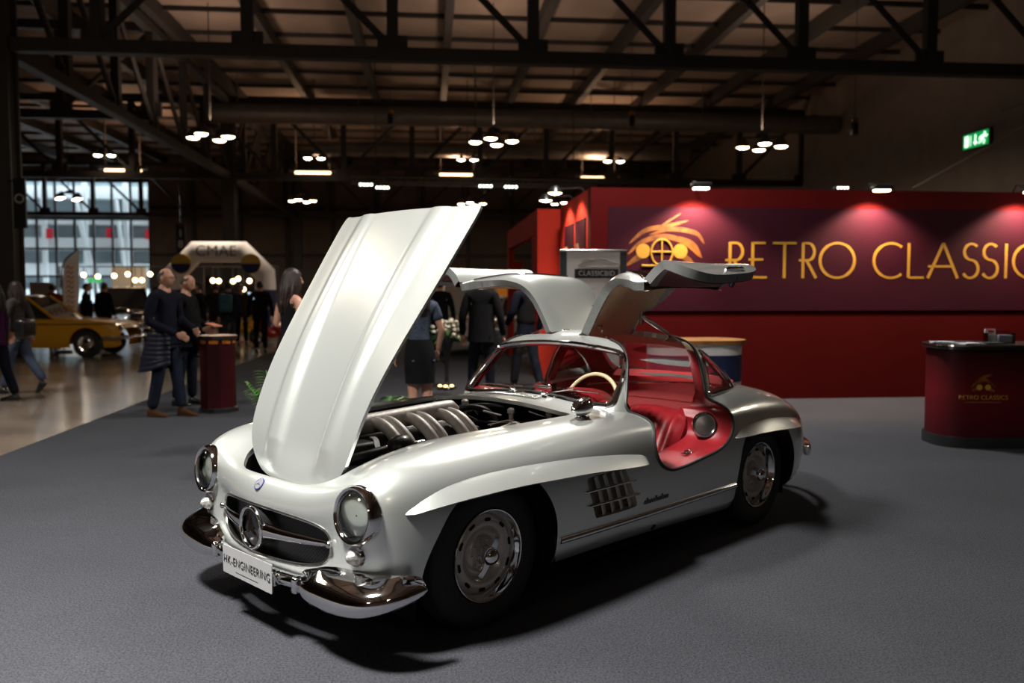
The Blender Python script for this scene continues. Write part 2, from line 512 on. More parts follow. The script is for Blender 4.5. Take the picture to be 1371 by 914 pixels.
# ---------------------------------------------------------------- cut-outs (side view x, z)
DOOR_POLY = [(1.172, .885), (1.195, .835), (1.192, .80), (1.167, .76), (1.15, .71), (1.160, .647), (1.205, .585), (1.285, .547), (1.385, .543), (1.495, .551),
             (1.612, .565), (1.732, .579), (1.815, .597), (1.878, .622), (1.925, .656), (1.957, .701), (1.974, .751), (1.983, .795), (1.980, .828), (1.965, .855),
             (1.957, .90), (1.965, .952), (1.976, 1.042), (1.995, 1.113), (2.012, 1.15), (2.030, 1.185), (2.035, 1.207), (2.015, 1.232), (1.965, 1.25), (1.89, 1.262), (1.87, 1.30),
             (1.405, 1.30), (1.405, 1.262), (1.398, 1.245), (1.385, 1.222), (1.362, 1.188), (1.325, 1.135), (1.276, 1.065), (1.213, .968)]
DOOR_SD = poly_sdf(crv(DOOR_POLY, 3, closed=True))
ARCH_F = poly_sdf(crv([(-.405, .10), (-.425, .25), (-.42, .39), (-.357, .522), (-.27, .63), (-.12, .69), (.05, .70), (.19, .665), (.27, .595), (.327, .5), (.352, .4), (.358, .25), (.35, .10), (0, .02)], 4, True))
ARCH_R = poly_sdf(crv([(2.0, .05), (2.0, .155), (2.005, .35), (2.022, .45), (2.06, .574), (2.15, .66), (2.4, .69), (2.6, .64), (2.7, .53), (2.755, .42), (2.765, .30), (2.745, .15), (2.73, .05), (2.4, 0)], 4, True))
VENT_POLY = crv([(.58, .612), (.72, .618), (.86, .612), (.885, .60), (.94, .50), (.985, .415), (.97, .398), (.81, .396), (.66, .401), (.635, .412), (.595, .51), (.565, .595)], 4, True)
VENT_SD = poly_sdf(VENT_POLY)
HOOD_POLY = crv([(-.655, 0), (-.650, .13), (-.630, .255), (-.590, .34), (-.53, .40), (-.43, .435), (-.28, .455), (0, .49), (.4, .53), (.70, .553), (.80, .553), (.822, .530), (.812, .48), (.800, .35), (.796, .15), (.795, 0),
                 (.796, -.15), (.800, -.35), (.812, -.48), (.822, -.530), (.80, -.553), (.70, -.553), (.4, -.53), (0, -.49), (-.28, -.455), (-.43, -.435), (-.53, -.40), (-.590, -.34), (-.630, -.255), (-.650, -.13)], 5, True)
HOOD_SD = poly_sdf(HOOD_POLY)
def f_hood(V): return np.maximum(HOOD_SD(V[:, :2]), .58 - V[:, 2])
def f_arch(V):
    d = np.minimum(ARCH_F(V[:, [0, 2]]), ARCH_R(V[:, [0, 2]]))
    return np.maximum(d, .52 - np.abs(V[:, 1]))
def f_vent(V): return np.maximum(VENT_SD(V[:, [0, 2]]), .6 - np.abs(V[:, 1]))
def f_door(V): return np.maximum(DOOR_SD(V[:, [0, 2]]), .10 - np.abs(V[:, 1]))
CAB_SD = poly_sdf([(1.12, -.56), (1.12, .56), (1.25, .61), (1.95, .62), (2.3, .57), (2.55, .42), (2.6, 0), (2.55, -.42), (2.3, -.57), (1.95, -.62), (1.25, -.61)])
def f_cab(V): return np.maximum(CAB_SD(V[:, :2]), .6 - V[:, 2])
WS_POLY = crv([(0, .915), (-.215, .906), (-.355, .893), (-.47, .886), (-.54, .884), (-.578, .888), (-.595, .905), (-.592, .94), (-.572, 1.033), (-.541, 1.108), (-.515, 1.145), (-.485, 1.163), (-.43, 1.176), (-.30, 1.192), (-.144, 1.203),
               (0, 1.206), (.144, 1.203), (.30, 1.192), (.43, 1.176), (.485, 1.163), (.515, 1.145), (.541, 1.108), (.572, 1.033), (.592, .94), (.595, .905), (.578, .888), (.54, .884), (.47, .886), (.355, .893), (.215, .906)], 3, True)
WS_SD = poly_sdf(WS_POLY)
def f_ws(V): return np.maximum(WS_SD(V[:, 1:]), V[:, 0] - 1.45)
RW_POLY = crv([(0, .925), (-.3, .925), (-.44, .93), (-.475, .96), (-.46, 1.04), (-.42, 1.12), (-.36, 1.165), (-.2, 1.185), (0, 1.19), (.2, 1.185), (.36, 1.165), (.42, 1.12), (.46, 1.04), (.475, .96), (.44, .93), (.3, .925)], 4, True)
RW_SD = poly_sdf(RW_POLY)
def f_rw(V): return np.maximum(RW_SD(V[:, 1:]), 2.05 - V[:, 0])
QW_POLY = crv([(2.062, 1.118), (2.035, 1.0), (2.012, .90), (2.025, .878), (2.15, .884), (2.33, .890), (2.362, .905), (2.345, .95), (2.26, 1.03), (2.16, 1.10), (2.09, 1.138)], 3, True)
QW_SD = poly_sdf(QW_POLY)
def f_qw(V): return np.maximum(QW_SD(V[:, [0, 2]]), .35 - np.abs(V[:, 1]))
def neg(f): return lambda V: -f(V)

SB = Shell.from_grid(BODY); SG = Shell.from_grid(GREEN)
for _s in (SB, SG):
    _n = _s.normals(); _c = _s.V - np.array([1.5, 0, .6 if _s is SB else .9])
    if (_n * _c).sum() < 0: _s.F = [tuple(reversed(f)) for f in _s.F]
from mathutils.bvhtree import BVHTree
BVH_B = BVHTree.FromPolygons([tuple(v) for v in SB.V], SB.F); BVH_G = BVHTree.FromPolygons([tuple(v) for v in SG.V], SG.F)
def side(x, z, s=-1, both=False):
    """outermost body point seen from the side at (x, z), with its normal"""
    best = None
    for T in ((BVH_B, BVH_G) if both else (BVH_B,)):
        h = T.ray_cast(Vector((x, s * 3, z)), Vector((0, -s, 0)))
        if h[0] is not None and (best is None or abs(h[0].y) > abs(best[0].y)):
            n = h[1] if h[1].y * s > 0 else -h[1]; best = (h[0], n)
    return best
def top(x, y):
    h = BVH_B.ray_cast(Vector((x, y, 3)), Vector((0, 0, -1)))
    n = h[1] if h[1].z > 0 else -h[1]
    return h[0], n
def front(y, z, T=None):
    h = (T or BVH_B).ray_cast(Vector((-3, y, z)), Vector((1, 0, 0)))
    n = h[1] if h[1].x < 0 else -h[1]
    return h[0], n

# body shell
b = SB
for f in (f_hood, f_arch, f_vent, f_door, f_cab): b = b.clip(neg(f))
gr = SG
for f in (f_ws, f_rw, f_qw, f_door): gr = gr.clip(neg(f))
mb = MB(); b.to_mb(mb); b.rim(.022, mb, lambda p: p[0] > -.68 and not (p[2] < .72 and abs(p[1]) > .5))
body = mb.build('body_shell', PAINT, CAR, angle=50)
mb = MB(); gr.to_mb(mb); gr.rim(.03, mb, lambda p: p[2] > .83)
roof = mb.build('roof', PAINT, CAR, angle=50)
tag(body, 'silver painted body with engine bay open'); tag(roof, 'silver roof cut away for the doors')
# headliner under the roof and the pillars
gi = gr.clip(lambda V: .84 - V[:, 2]).offset(.032)
mb = MB(); gi.clip(lambda V: V[:, 0] - 1.50).to_mb(mb, True); gi.clip(lambda V: 1.50 - V[:, 0]).clip(lambda V: 1.12 - V[:, 2]).to_mb(mb, True)
mb.build('headliner', TAN, CAR, angle=60)
mb = MB(); gi.clip(lambda V: 1.50 - V[:, 0]).clip(lambda V: V[:, 2] - 1.12).to_mb(mb, True)
mb.build('pillar_trim', LEATHER, CAR, angle=60)

# wheel wells, undertray, engine bay walls
for s in (-1, 1):
    for (x0, x1, zt) in ((-.425, .365, .70), (1.995, 2.765, .695)):
        cx, r = (x0 + x1) / 2, (x1 - x0) / 2
        P = []; mb = MB()
        for k in range(25):
            a = PI * k / 24
            x, z = cx - r * math.cos(a) * 1.0, .15 + (zt - .15) * math.sin(a) ** .6
            P.append([(x, s * .50, z), (x, s * (.845 if x > -.2 and x < 2.6 else .775), z)])
        mb.grid(P)
        mb.add([(p[0][0], s * .50, p[0][2]) for p in P], [tuple(range(25))])
        mb.build('wheel_well', DARK, CAR)
mb = MB(); mb.box((1.35, 0, .16), (1.2, 1.5, .03)); mb.build('undertray', DARK, CAR)
mb = MB()
for s in (-1, 1):
    P = [[(x, s * (lut(x, [(-.6, .36), (-.4, .44), (0, .50), (.8, .565)])), z) for z in (.25, .5, float(top(x, s * (lut(x, [(-.6, .36), (-.4, .44), (0, .50), (.8, .565)])))[0].z) - .02)] for x in np.linspace(-.58, .84, 16)]
    mb.grid(P)
mb.box((.98, 0, .60), (.02, 1.15, .52)); mb.box((-.58, 0, .42), (.02, .8, .32)); mb.box((.15, 0, .24), (1.5, 1.0, .02))
mb.build('engine_bay_liner', ENGB, CAR)

# bonnet: the opened panel turned about its front hinge
TH = math.radians(53.8); C_, S_ = math.cos(TH), math.sin(TH)
def hood_xf(V):
    x = V[:, 0] - .80; z = V[:, 2] - .862
    return np.stack([x * C_ - z * S_ + .163, V[:, 1], x * S_ + z * C_ + 1.91], -1)
hs = SB.clip(f_hood)
xx, yy = hs.V[:, 0], np.abs(hs.V[:, 1])
bulge = np.exp(-((yy - (.215 + .06 * (xx + .6))) / .056) ** 4) * np.clip((xx + .60) / .12, 0, 1) * np.clip((.92 - xx) / .9, 0, 1) ** .6
hs.V = hs.V + np.stack([0 * xx, 0 * xx, .028 * bulge], -1)
hin = hs.offset(.014)
hs.V = hood_xf(hs.V); hin.V = hood_xf(hin.V)
mb = MB(); hs.to_mb(mb); hs.rim(.014, mb)
hood = mb.build('bonnet', PAINT, CAR, angle=50)
mb = MB(); hin.to_mb(mb, True)
mb.build('bonnet_lining', FRAMEG, hood)

# ---------------------------------------------------------------- glass and chrome surrounds
def loop3(poly, hitf):
    out = []
    for p in poly:
        h = hitf(*p)
        if h is not None and h[0] is not None: out.append(tuple(h[0]))
    return out
pane = SG.clip(f_ws)
frame_pts = loop3(WS_POLY, lambda y, z: front(y, z, BVH_G))
mb = MB(); mb.tube(frame_pts, .015, 8, closed=True)
wf = mb.build('windscreen_frame', CHROME, CAR)
mb = MB(); mb.tube([(p[0] + .012, p[1] * .972, p[2] + (.008 if p[2] < 1 else -.008)) for p in frame_pts], .011, 8, closed=True)
mb.build('windscreen_seal', BLACKR, wf)
pane.to_mb().build('windscreen_pane', GLASS, wf)
rwp = SG.clip(f_rw).to_mb()
rear_pts = [tuple(BVH_G.ray_cast(Vector((5, y, z)), Vector((-1, 0, 0)))[0]) for y, z in RW_POLY]
mb = MB(); mb.tube(rear_pts, .011, 8, closed=True)
rf = mb.build('rear_window_frame', CHROME, CAR); rwp.build('rear_window_pane', glass_mat('rear_glass', (.8, .82, .8), .3), rf)
for s in (-1, 1):
    pts = [tuple(BVH_G.ray_cast(Vector((x, s * 3, z)), Vector((0, -s, 0)))[0]) for x, z in QW_POLY]
    mb = MB(); mb.tube(pts, .012, 8, closed=True)
    q = mb.build('quarter_window_frame', CHROME, CAR)
    SG.clip(lambda V: np.maximum(f_qw(V), .1 - s * V[:, 1])).to_mb().build('quarter_window_pane', GLASS, q)

# ---------------------------------------------------------------- gullwing doors
DANG = math.radians(62.5); HY, HZ = .105, 1.275
WIN_SD = poly_sdf(crv([(1.285, .905), (1.60, .905), (1.90, .905), (1.92, .93), (1.93, 1.0), (1.95, 1.08), (1.94, 1.13), (1.85, 1.15), (1.6, 1.155), (1.47, 1.15), (1.415, 1.12), (1.345, 1.0), (1.275, .92)], 3, True))
def f_win(V): return np.maximum(WIN_SD(V[:, [0, 2]]), .3 - np.abs(V[:, 1]))
def door_xf(s):
    c, n = math.cos(DANG), math.sin(DANG)
    def f(V):
        V = np.asarray(V, float)
        y = V[:, 1] * s - HY; z = V[:, 2] - HZ
        return np.stack([V[:, 0], s * (HY + y * c - z * n), HZ + y * n + z * c], -1)
    return f
DOORS = {}
for s in (-1, 1):
    half = lambda V, s=s: -V[:, 1] * s
    g = SG.clip(half).clip(f_door).clip(lambda V: .828 - V[:, 2])
    lo = SB.clip(half).clip(lambda V: .5 - V[:, 2]).clip(f_door).clip(lambda V: .672 - np.abs(V[:, 1]))
    gw = g.clip(neg(f_win)); gp = g.clip(f_win)
    X = door_xf(s)
    def moved(sh, off=0.0):
        o = sh.offset(off) if off else Shell(sh.V.copy(), sh.F)
        o.V = X(o.V); return o
    mb = MB(); moved(gw).to_mb(mb); moved(lo).to_mb(mb)
    d = mb.build('gullwing_door', PAINT, CAR, angle=50); DOORS[s] = d
    tag(d, 'open door with tan headlining and dark red lower panel')
    # edge flange in shaded grey, all round
    mb = MB(); T = .05
    cut = lambda p: abs(p[1]) < .69 and .815 < p[2] < .86
    gw.rim(T, mb, lambda p: not (p[2] < .832)); lo.rim(T, mb, lambda p: not (abs(p[1]) < .676 and p[2] > .80))
    V = X(np.array(mb.v)); mb.v = [tuple(p) for p in V]
    mb.build('door_edge', FRAMEG, d, angle=60)
    inn_g = gw.offset(T); inn_l = lo.offset(T)
    # grey border then the panel
    mb = MB(); k = Shell(X(inn_g.V), inn_g.F); k.to_mb(mb, True)
    k2 = Shell(inn_g.V, inn_g.F)
    mb.build('headlining', TAN, d, angle=60)
    mb = MB(); Shell(X(inn_l.V), inn_l.F).to_mb(mb, True)
    mb.build('inner_panel', DOORRED, d, angle=60)
    # border strips on the inner face
    mb = MB()
    for sh in (g, lo):
        o = sh.offset(T + .004)
        br = Shell(o.V, o.F).clip(lambda V: -(DOOR_SD(V[:, [0, 2]]) + .055))
        br.V = X(br.V); br.to_mb(mb, True)
    mb.build('door_border', FRAMEG, d, angle=60)
    moved(gp, .012).to_mb().build('window_pane', GLASS, d)
    wl = gw.loops(); wl = min((l for l in wl if all(WIN_SD(gw.V[l][:, [0, 2]]) < .02)), key=len, default=None)
    if wl:
        mb = MB(); mb.tube(X(gw.V[wl]), .008, 6, closed=True); mb.build('window_trim', CHROME, d)
    # pull strap bar / latch on the lower panel, outside handle
    def lp(x, z, off):
        h = side(x, z, s); p = h[0] - h[1] * off
        return tuple(X(np.array([p]))[0])
    mb = MB(); mb.tube([lp(1.45, .70, T + .004), lp(1.45, .70, T + .03), lp(1.62, .695, T + .03), lp(1.62, .695, T + .004)], .008, 8)
    mb.build('pull_handle', CHROME, d)
    mb = MB(); mb.tube([lp(1.52, .605, -.004), lp(1.55, .607, -.012), lp(1.70, .615, -.012), lp(1.73, .617, -.004)], [.006, .010, .010, .006], 8)
    mb.build('door_handle', CHROME, d)
    mb = MB(); mb.tube([lp(1.60, .580, T - .03), lp(1.60, .580, T + .035)], [.02, .014], 10)
    mb.build('latch', ENGD, d)
    # stays
    def ray_pt(x, z):
        h = BVH_G.ray_cast(Vector((x, s * .29, 3)), Vector((0, 0, -1))); return h[0]
    p0 = Vector((1.42, s * .31, 1.245)); p1 = Vector(X(np.array([(1.50, s * .17, 1.262 - T)]))[0])
    mb = MB(); mb.tube([p0, p0.lerp(p1, .5), p0.lerp(p1, .52), p1], [.006, .006, .010, .010], 8); mb.tube([p1 - Vector((.02, 0, 0)), p1 + Vector((.02, 0, 0))], .012, 8)
    mb.build('door_stay', CHROME, d)
    p0 = Vector((2.01, s * .47, 1.185)); p1 = Vector(X(np.array([(1.88, s * .24, 1.25 - T)]))[0])
    mb = MB(); mb.tube([p0, p0.lerp(p1, .35), p0.lerp(p1, .37), p1], [.007, .007, .013, .013], 8); mb.tube([p1 - Vector((.0, 0, .05)), p1 + Vector((.0, 0, .03))], .014, 8)
    mb.build('door_stay', STEEL, d)
# hinge spine along the roof
mb = MB()
for s in (-1, 1):
    for x in (1.53, 1.80):
        mb.rbox((x, s * .10, 1.272), (.07, .03, .016), .006)
mb.build('roof_hinge', CHROME, CAR)
mb = MB(); mb.tube([(1.46, -.105, 1.262), (1.65, -.108, 1.268), (1.87, -.108, 1.255)], .008, 8); mb.tube([(1.46, .105, 1.262), (1.65, .108, 1.268), (1.87, .108, 1.255)], .008, 8)
mb.build('roof_gutter', CHROME, CAR)

# ---------------------------------------------------------------- door openings: seal, jamb, sill
LOW = crv(DOOR_POLY[-6:] + DOOR_POLY[:29], 3)
for s in (-1, 1):
    outer = []; inner = []; mid = []
    n = len(LOW)
    for i, (x, z) in enumerate(LOW):
        h = side(x, min(z, 1.235), s, True)
        if h is None: continue
        p = h[0]
        a = LOW[max(i - 1, 0)]; c = LOW[min(i + 1, n - 1)]
        t = Vector((c[0] - a[0], c[1] - a[1])).normalized(); nin = Vector((-t.y, t.x))     # into the opening
        wr = np.clip((x - 1.55) / .35, 0, 1) * np.clip((.86 - z) / .06, 0, 1)
        wb = np.clip((.66 - z) / .06, 0, 1)
        wp = np.clip((z - .84) / .06, 0, 1); fr = 1.0 if x < 1.45 and z > .80 else 0.0
        A = .025 + .12 * wr * (1 - .85 * wb) + .012 * wp
        B = .10 + .15 * wr + .14 * wb * (1 - wr) - .055 * wp - .012 * fr
        q = Vector((p.x + nin.x * A, p.y - s * B, p.z + nin.y * A))
        m_ = Vector((p.x + nin.x * A * .75, p.y - s * B * .35, p.z + nin.y * A * .75))
        outer.append(p); inner.append(q); mid.append(m_)
    rows = []
    for o, m_, q in zip(outer, mid, inner):
        rows.append([o * (1 - t) ** 2 + m_ * 2 * t * (1 - t) + q * t * t for t in np.linspace(0, 1, 9)])
    k0 = next(i for i, o in enumerate(outer) if o.x > 1.9 and o.z > 1.13)
    mb = MB(); mb.grid(rows[:k0 + 1], flip=s > 0)
    j = mb.build('door_jamb', LEATHER, CAR, angle=80, fixn=False)
    mb = MB(); mb.grid(rows[k0:], flip=s > 0); mb.build('upper_jamb', CREAM if False else TAN, CAR, angle=80)
    mb = MB(); mb.tube([o + Vector((0, -s * -.004, 0)) for o in outer], .009, 8); mb.build('door_seal', BLACKR, j)
    # inner side of the sill down to the floor
    lowi = [q for q in inner if q.z < .9]
    mb = MB(); mb.grid([[q, Vector((q.x, q.y + s * -.02, .30))] for q in lowi], flip=s > 0)
    mb.build('sill_lining', LEATHER, j)
    if s == -1: JROWS = rows
    # chrome latch plate on the sill
    h = side(1.62, .57, s); p = h[0]
    mb = MB(); mb.rbox((1.60, p.y - s * .09, .583), (.09, .035, .012), .005); mb.rbox((1.60, p.y - s * .09, .595), (.05, .02, .016), .005)
    mb.build('latch_plate', CHROME, j)
    # round speaker grille in the rear of the jamb
    bj = BVHTree.FromPolygons([tuple(v) for r in rows for v in r], [(i * 9 + k, (i + 1) * 9 + k, (i + 1) * 9 + k + 1, i * 9 + k + 1) for i in range(len(rows) - 1) for k in range(8)])
    h = bj.find_nearest(Vector((1.885, s * .70, .715)))
    nn = Vector((-.62, s * .76, .14)).normalized()
    M = nn.to_track_quat('Z', 'Y').to_matrix()
    c = h[0] + nn * .042
    mb = MB(); mb.lathe([(.066, -.05), (.078, 0), (.074, .012), (.066, .014), (.060, .006)], c, M=M, n=32)
    sp = mb.build('speaker_ring', CHROME, j)
    mb = MB(); mb.lathe([(.064, .004), (.04, .014), (.015, .018), (0, .019)], c, M=M, n=32)
    sg = mat('speaker_mesh', (.25, .24, .22), .35, .9)
    mb.build('speaker_grille', sg, j)

# ---------------------------------------------------------------- cabin
mb = MB()
mb.box((1.55, 0, .24), (1.2, 1.3, .03))
mb.build('cabin_floor', REDCARPET, CAR)
P = []
for y in np.linspace(-.60, .60, 21):
    k = (abs(y) / .6) ** 2
    P.append([(2.02 - .04 * k, y, .30), (2.10 - .05 * k, y, .66), (2.14 - .05 * k, y, .72), (2.30 - .1 * k, y, .74), (2.45 - .16 * k, y, .76), (2.52 - .2 * k, y, .80), (2.58 - .24 * k, y, .895), (2.70 - .30 * k, y, .935)])
mb = MB(); mb.grid(P); mb.build('rear_bulkhead', REDCARPET, CAR, angle=35)
mb = MB(); mb.tube([(2.25, .52, .83), (2.38, .42, .845), (2.46, .25, .85), (2.48, 0, .868), (2.46, -.25, .885), (2.40, -.42, .89), (2.28, -.54, .89)], .009, 8); mb.build('luggage_rail', CHROME, CAR)
for s in (-1, 1):
    mb = MB(); mb.grid([[(x, s * .60, z) for z in (.3, .5, .7, .86)] for x in (2.0, 2.2, 2.4)]); mb.build('rear_side_trim', LEATHER, CAR)
# dashboard with its leather hood
P = []
for y in np.linspace(-.58, .58, 25):
    bow = .03 * (1 - (y / .58) ** 2)
    P.append([(1.12 - bow, y, .885), (1.20, y, .905), (1.27, y, .895), (1.30, y, .86), (1.285, y, .80), (1.26, y, .70)])
mb = MB(); mb.grid(P, flip=True); dash = mb.build('dashboard', LEATHER, CAR, angle=60)
P = []
for k in range(17):
    a = PI * k / 16
    P.append([(1.12, -.30 - .155 * math.cos(a), .88 + .065 * math.sin(a) ** .8), (1.18, -.30 - .165 * math.cos(a), .885 + .078 * math.sin(a) ** .8), (1.29, -.30 - .165 * math.cos(a), .88 + .07 * math.sin(a) ** .8), (1.305, -.30 - .155 * math.cos(a), .87 + .055 * math.sin(a) ** .8)])
mb = MB(); mb.grid(P); mb.build('instrument_hood', LEATHER, dash, angle=70)
# rear-view mirror on the dash
mb = MB(); mb.tube([(1.16, -.02, .90), (1.165, -.02, .935)], .006, 8); mb.ellipsoid((1.17, -.02, .95), (.014, .075, .026), 20, 10)
mb.build('rear_view_mirror', CHROME, dash)
# steering wheel
Mw = Matrix.Rotation(math.radians(-68), 3, 'Y')
cw = Vector((1.31, -.275, .838))
ring = [cw + Mw @ Vector((.2 * math.cos(a), .2 * math.sin(a), 0)) for a in np.linspace(0, 2 * PI, 49)[:-1]]
mb = MB(); mb.tube(ring, .0125, 10, closed=True)
st = mb.build('steering_wheel', CREAM, CAR)
mb = MB(); mb.lathe([(0, .03), (.03, .028), (.045, .015), (.045, -.02), (0, -.02)], cw, M=Mw)
mb.build('horn_button', CREAM, st)
mb = MB()
for a in (0.0, PI * .62, -PI * .62):
    mb.tube([cw, cw + Mw @ Vector((.2 * math.cos(a + PI), .2 * math.sin(a + PI), 0))], .006, 6)
mb.tube([cw, cw + Mw @ Vector((0, 0, -.25))], .02, 10)
mb.build('wheel_spokes', CHROME, st)
# seats: pleated back and cushion
for s in (-1, 1):
    yc = s * .36
    P = []
    for iy in range(121):
        u = -1 + 2 * iy / 120; y = yc + .245 * u
        pl = .020 * abs(math.sin(4.0 * PI * (u + 1))) ** .6 if abs(u) < .875 else .004
        edge = max(0, (abs(u) - .72) / .28)
        row = []
        for t in np.linspace(0, 1, 14):
            z = .36 + .44 * t - .05 * abs(u) ** 3 * t
            x = 1.60 + .25 * t + .02 * t * t
            th = .075 * (1 - edge ** 2.2) + pl
            if t > .85: th *= max(0, 1 - ((t - .85) / .15) ** 2.0) * .9 + .1
            row.append((x - th - .035 * edge * 0 + .035 * (0), y, z + .0))
        row.append((row[-1][0] + .05, y, row[-1][2] - .01)); row.append((row[-1][0] + .05, y, row[-1][2] - .25))
        P.append(row)
    mb = MB(); mb.grid(P, flip=False)
    for e in (0, 120):
        bx = P[e]; mb.add([*bx, (1.80, bx[0][1], .34)], [tuple(range(len(bx) + 1))])
    seat = mb.build('seat', LEATHER, CAR, angle=60)
    mb = MB(); mb.rbox((1.43, yc, .36), (.42, .47, .14), .05, 4, ry=math.radians(6)); 
    for q in range(7):
        y = yc - .18 + .06 * q; mb.tube([(1.25, y, .435), (1.43, y, .434), (1.60, y, .41)], .012, 6)
    mb.build('seat_cushion', LEATHER, seat)

# ---------------------------------------------------------------- wings' eyebrows, rocker trim, vents
def blade(spec, s, w):
    """spec: list of (x, z_top, z_bottom, bulge)"""
    c = np.array(crv(spec, 7)); rows = []
    for x, zt, zb, bu in c:
        t, nt_ = side(x, zt, s); q, nq = side(x, zb, s)
        dirn = Vector((0, s, 0))
        row = []
        for u in np.linspace(0, 1, 8):
            z = zt + (zb - zt) * u; p, n = side(x, z, s)
            o = bu * w * u ** .9
            row.append(p + dirn * (o - .003 * (1 - u)))
        z2 = zb - .006 * bu; p, n = side(x, z2, s)
        row.append(p + dirn * bu * w * .9); p, n = side(x, zb + .002, s); row.append(p - dirn * .012)
        rows.append(row)
    return rows
EB_F = [(-.500, .632, .622, 0.05), (-.47, .648, .626, .3), (-.40, .683, .642, .6), (-.30, .712, .657, .85), (-.15, .731, .667, 1), (.05, .737, .670, 1), (.3, .731, .663, 1), (.55, .719, .652, .95), (.8, .697, .634, .9), (.95, .678, .623, .8), (1.03, .665, .620, .6), (1.065, .650, .628, .2), (1.072, .642, .636, .03)]
EB_R = [(1.962, .650, .637, .1), (1.985, .66, .639, .5), (2.08, .686, .645, .9), (2.22, .704, .648, 1), (2.41, .712, .642, 1), (2.6, .70, .632, 1), (2.74, .682, .625, .8), (2.83, .664, .622, .4), (2.88, .645, .625, .05)]
for s in (-1, 1):
    for sp, w in ((EB_F, .066), (EB_R, .060)):
        mb = MB(); mb.grid(blade(sp, s, w), flip=s < 0); mb.build('wheel_arch_brow', PAINT, CAR, angle=75)
    # chrome strip along the sill
    pts = []; 
    for x in np.linspace(.37, 1.985, 28):
        z = .344 - .008 * math.sin((x - .37) / 1.6 * PI); p, n = side(x, z, s); pts.append(p + Vector((0, s * .004, 0)))
    mb = MB(); mb.sweep(pts, [(.017, -.004), (.012, .010), (0, .015), (-.012, .010), (-.017, -.004)] if s < 0 else [(-.017, .004), (-.012, -.010), (0, -.015), (.012, -.010), (.017, .004)])
    mb.build('sill_trim', CHROME, CAR, angle=70, fixn=True)
    # vent: recess, vanes, two chrome bars
    mb = MB()
    o = [side(x, z, s)[0] for x, z in VENT_POLY]
    mb.grid([[p + Vector((0, -s * d, 0)) for d in (0, .02, .06)] for p in o], closed_u=True, flip=s > 0)
    mb.add([p + Vector((0, -s * .06, 0)) for p in o], [tuple(range(len(o)))])
    v = mb.build('side_vent', RIMM, CAR, angle=40)
    mb = MB()
    for k in range(4):
        u = (k + .75) / 4.4
        xa, xb = .575 + .305 * u, .65 + .325 * u
        R_ = []
        for (x, z) in ((xa, .607), ((xa + xb) / 2, .505), (xb, .405)):
            p = side(x, z, s)[0]
            R_.append([p + Vector((-.006, -s * .003, 0)), p + Vector((.030, -s * .018, 0)), p + Vector((.078, -s * .05, 0))])
        mb.grid(R_)
    mb.build('vent_vane', mat('vane_silver', (.62, .61, .58), .45, .1), v)
    for (xa, za, xb, zb) in ((.543, .549, .963, .543), (.568, .475, .999, .466)):
        pa, pb = side(xa, za, s)[0] + Vector((0, s * .006, 0)), side(xb, zb, s)[0] + Vector((0, s * .006, 0))
        mb = MB(); mb.tube([pa, pa.lerp(pb, .03), pa.lerp(pb, .5), pa.lerp(pb, .97), pb], [.002, .006, .006, .006, .002], 8); mb.build('vent_bar', CHROME, v)
    # jacking plug on the rocker panel
    p, n = side(1.187, .240, s)
    mb = MB(); mb.lathe([(.019, -.002), (.019, .003), (0, .003)], p, M=n.to_track_quat('Z', 'Y').to_matrix(), n=16); mb.build('jacking_plug', BLACKR, CAR)
# maker's script behind the vent, as a row of small raised strokes
sm = mat('script_grey', (.10, .10, .10), .3, .6)
mb = MB()
pts = []
for k in range(46):
    x = 1.05 + .225 * k / 45; z = .402 + (.013 if k % 4 in (1, 2) else -.007) + (.012 if k in (5, 6, 21, 22, 33, 34) else 0)
    pts.append(side(x, z, -1)[0] + Vector((0, -.002, 0)))
mb.tube(pts, .0028, 5); mb.build('maker_script', sm, CAR)

# ---------------------------------------------------------------- nose: grille, star, lamps, bumper, plate, badge
def nose_x(y): return -.715 + .42 * y * y
rim_pts = [tuple(p) for p in BODY[0]]
mb = MB(); mb.tube(rim_pts, .008, 8)
rimo = mb.build('grille_surround', STEEL, CAR)
P = []
for y in np.linspace(-.49, .49, 33):
    P.append([(nose_x(y) + .055, y, z) for z in (.32, .42, .5, .585)])
mb = MB(); mb.grid(P, flip=True); mb.build('grille_mesh', MESHM, rimo)
# fence between surround and mesh
mb = MB(); mb.grid([[p, (p[0] + .07, p[1] * .98, p[2])] for p in rim_pts]); mb.build('grille_shroud', DARK, rimo)
bars = MB()
for s in (-1, 1):
    path = [(nose_x(y) - .012 + .02 * (1 - abs(y) / .47) * 0, s * y, .462 - .002 * y) for y in (.075, .11, .18, .26, .34, .41, .455)]
    hh = [.040, .034, .028, .024, .020, .016, .012]; dd = [.022, .02, .017, .015, .012, .010, .008]
    rws = []
    for p, h, d in zip(path, hh, dd):
        rws.append([(p[0] - d * math.cos(a), p[1], p[2] + h * math.sin(a)) for a in np.linspace(-PI, PI, 17)[:-1]])
    bars.grid(rws, closed_v=True, flip=s > 0)
    e = path[-1]; bars.ellipsoid((e[0] - .004, e[1] + s * .012, e[2]), (.012, .018, .015), 12, 8)
bars.build('grille_bar', CHROME, rimo, fixn=True)
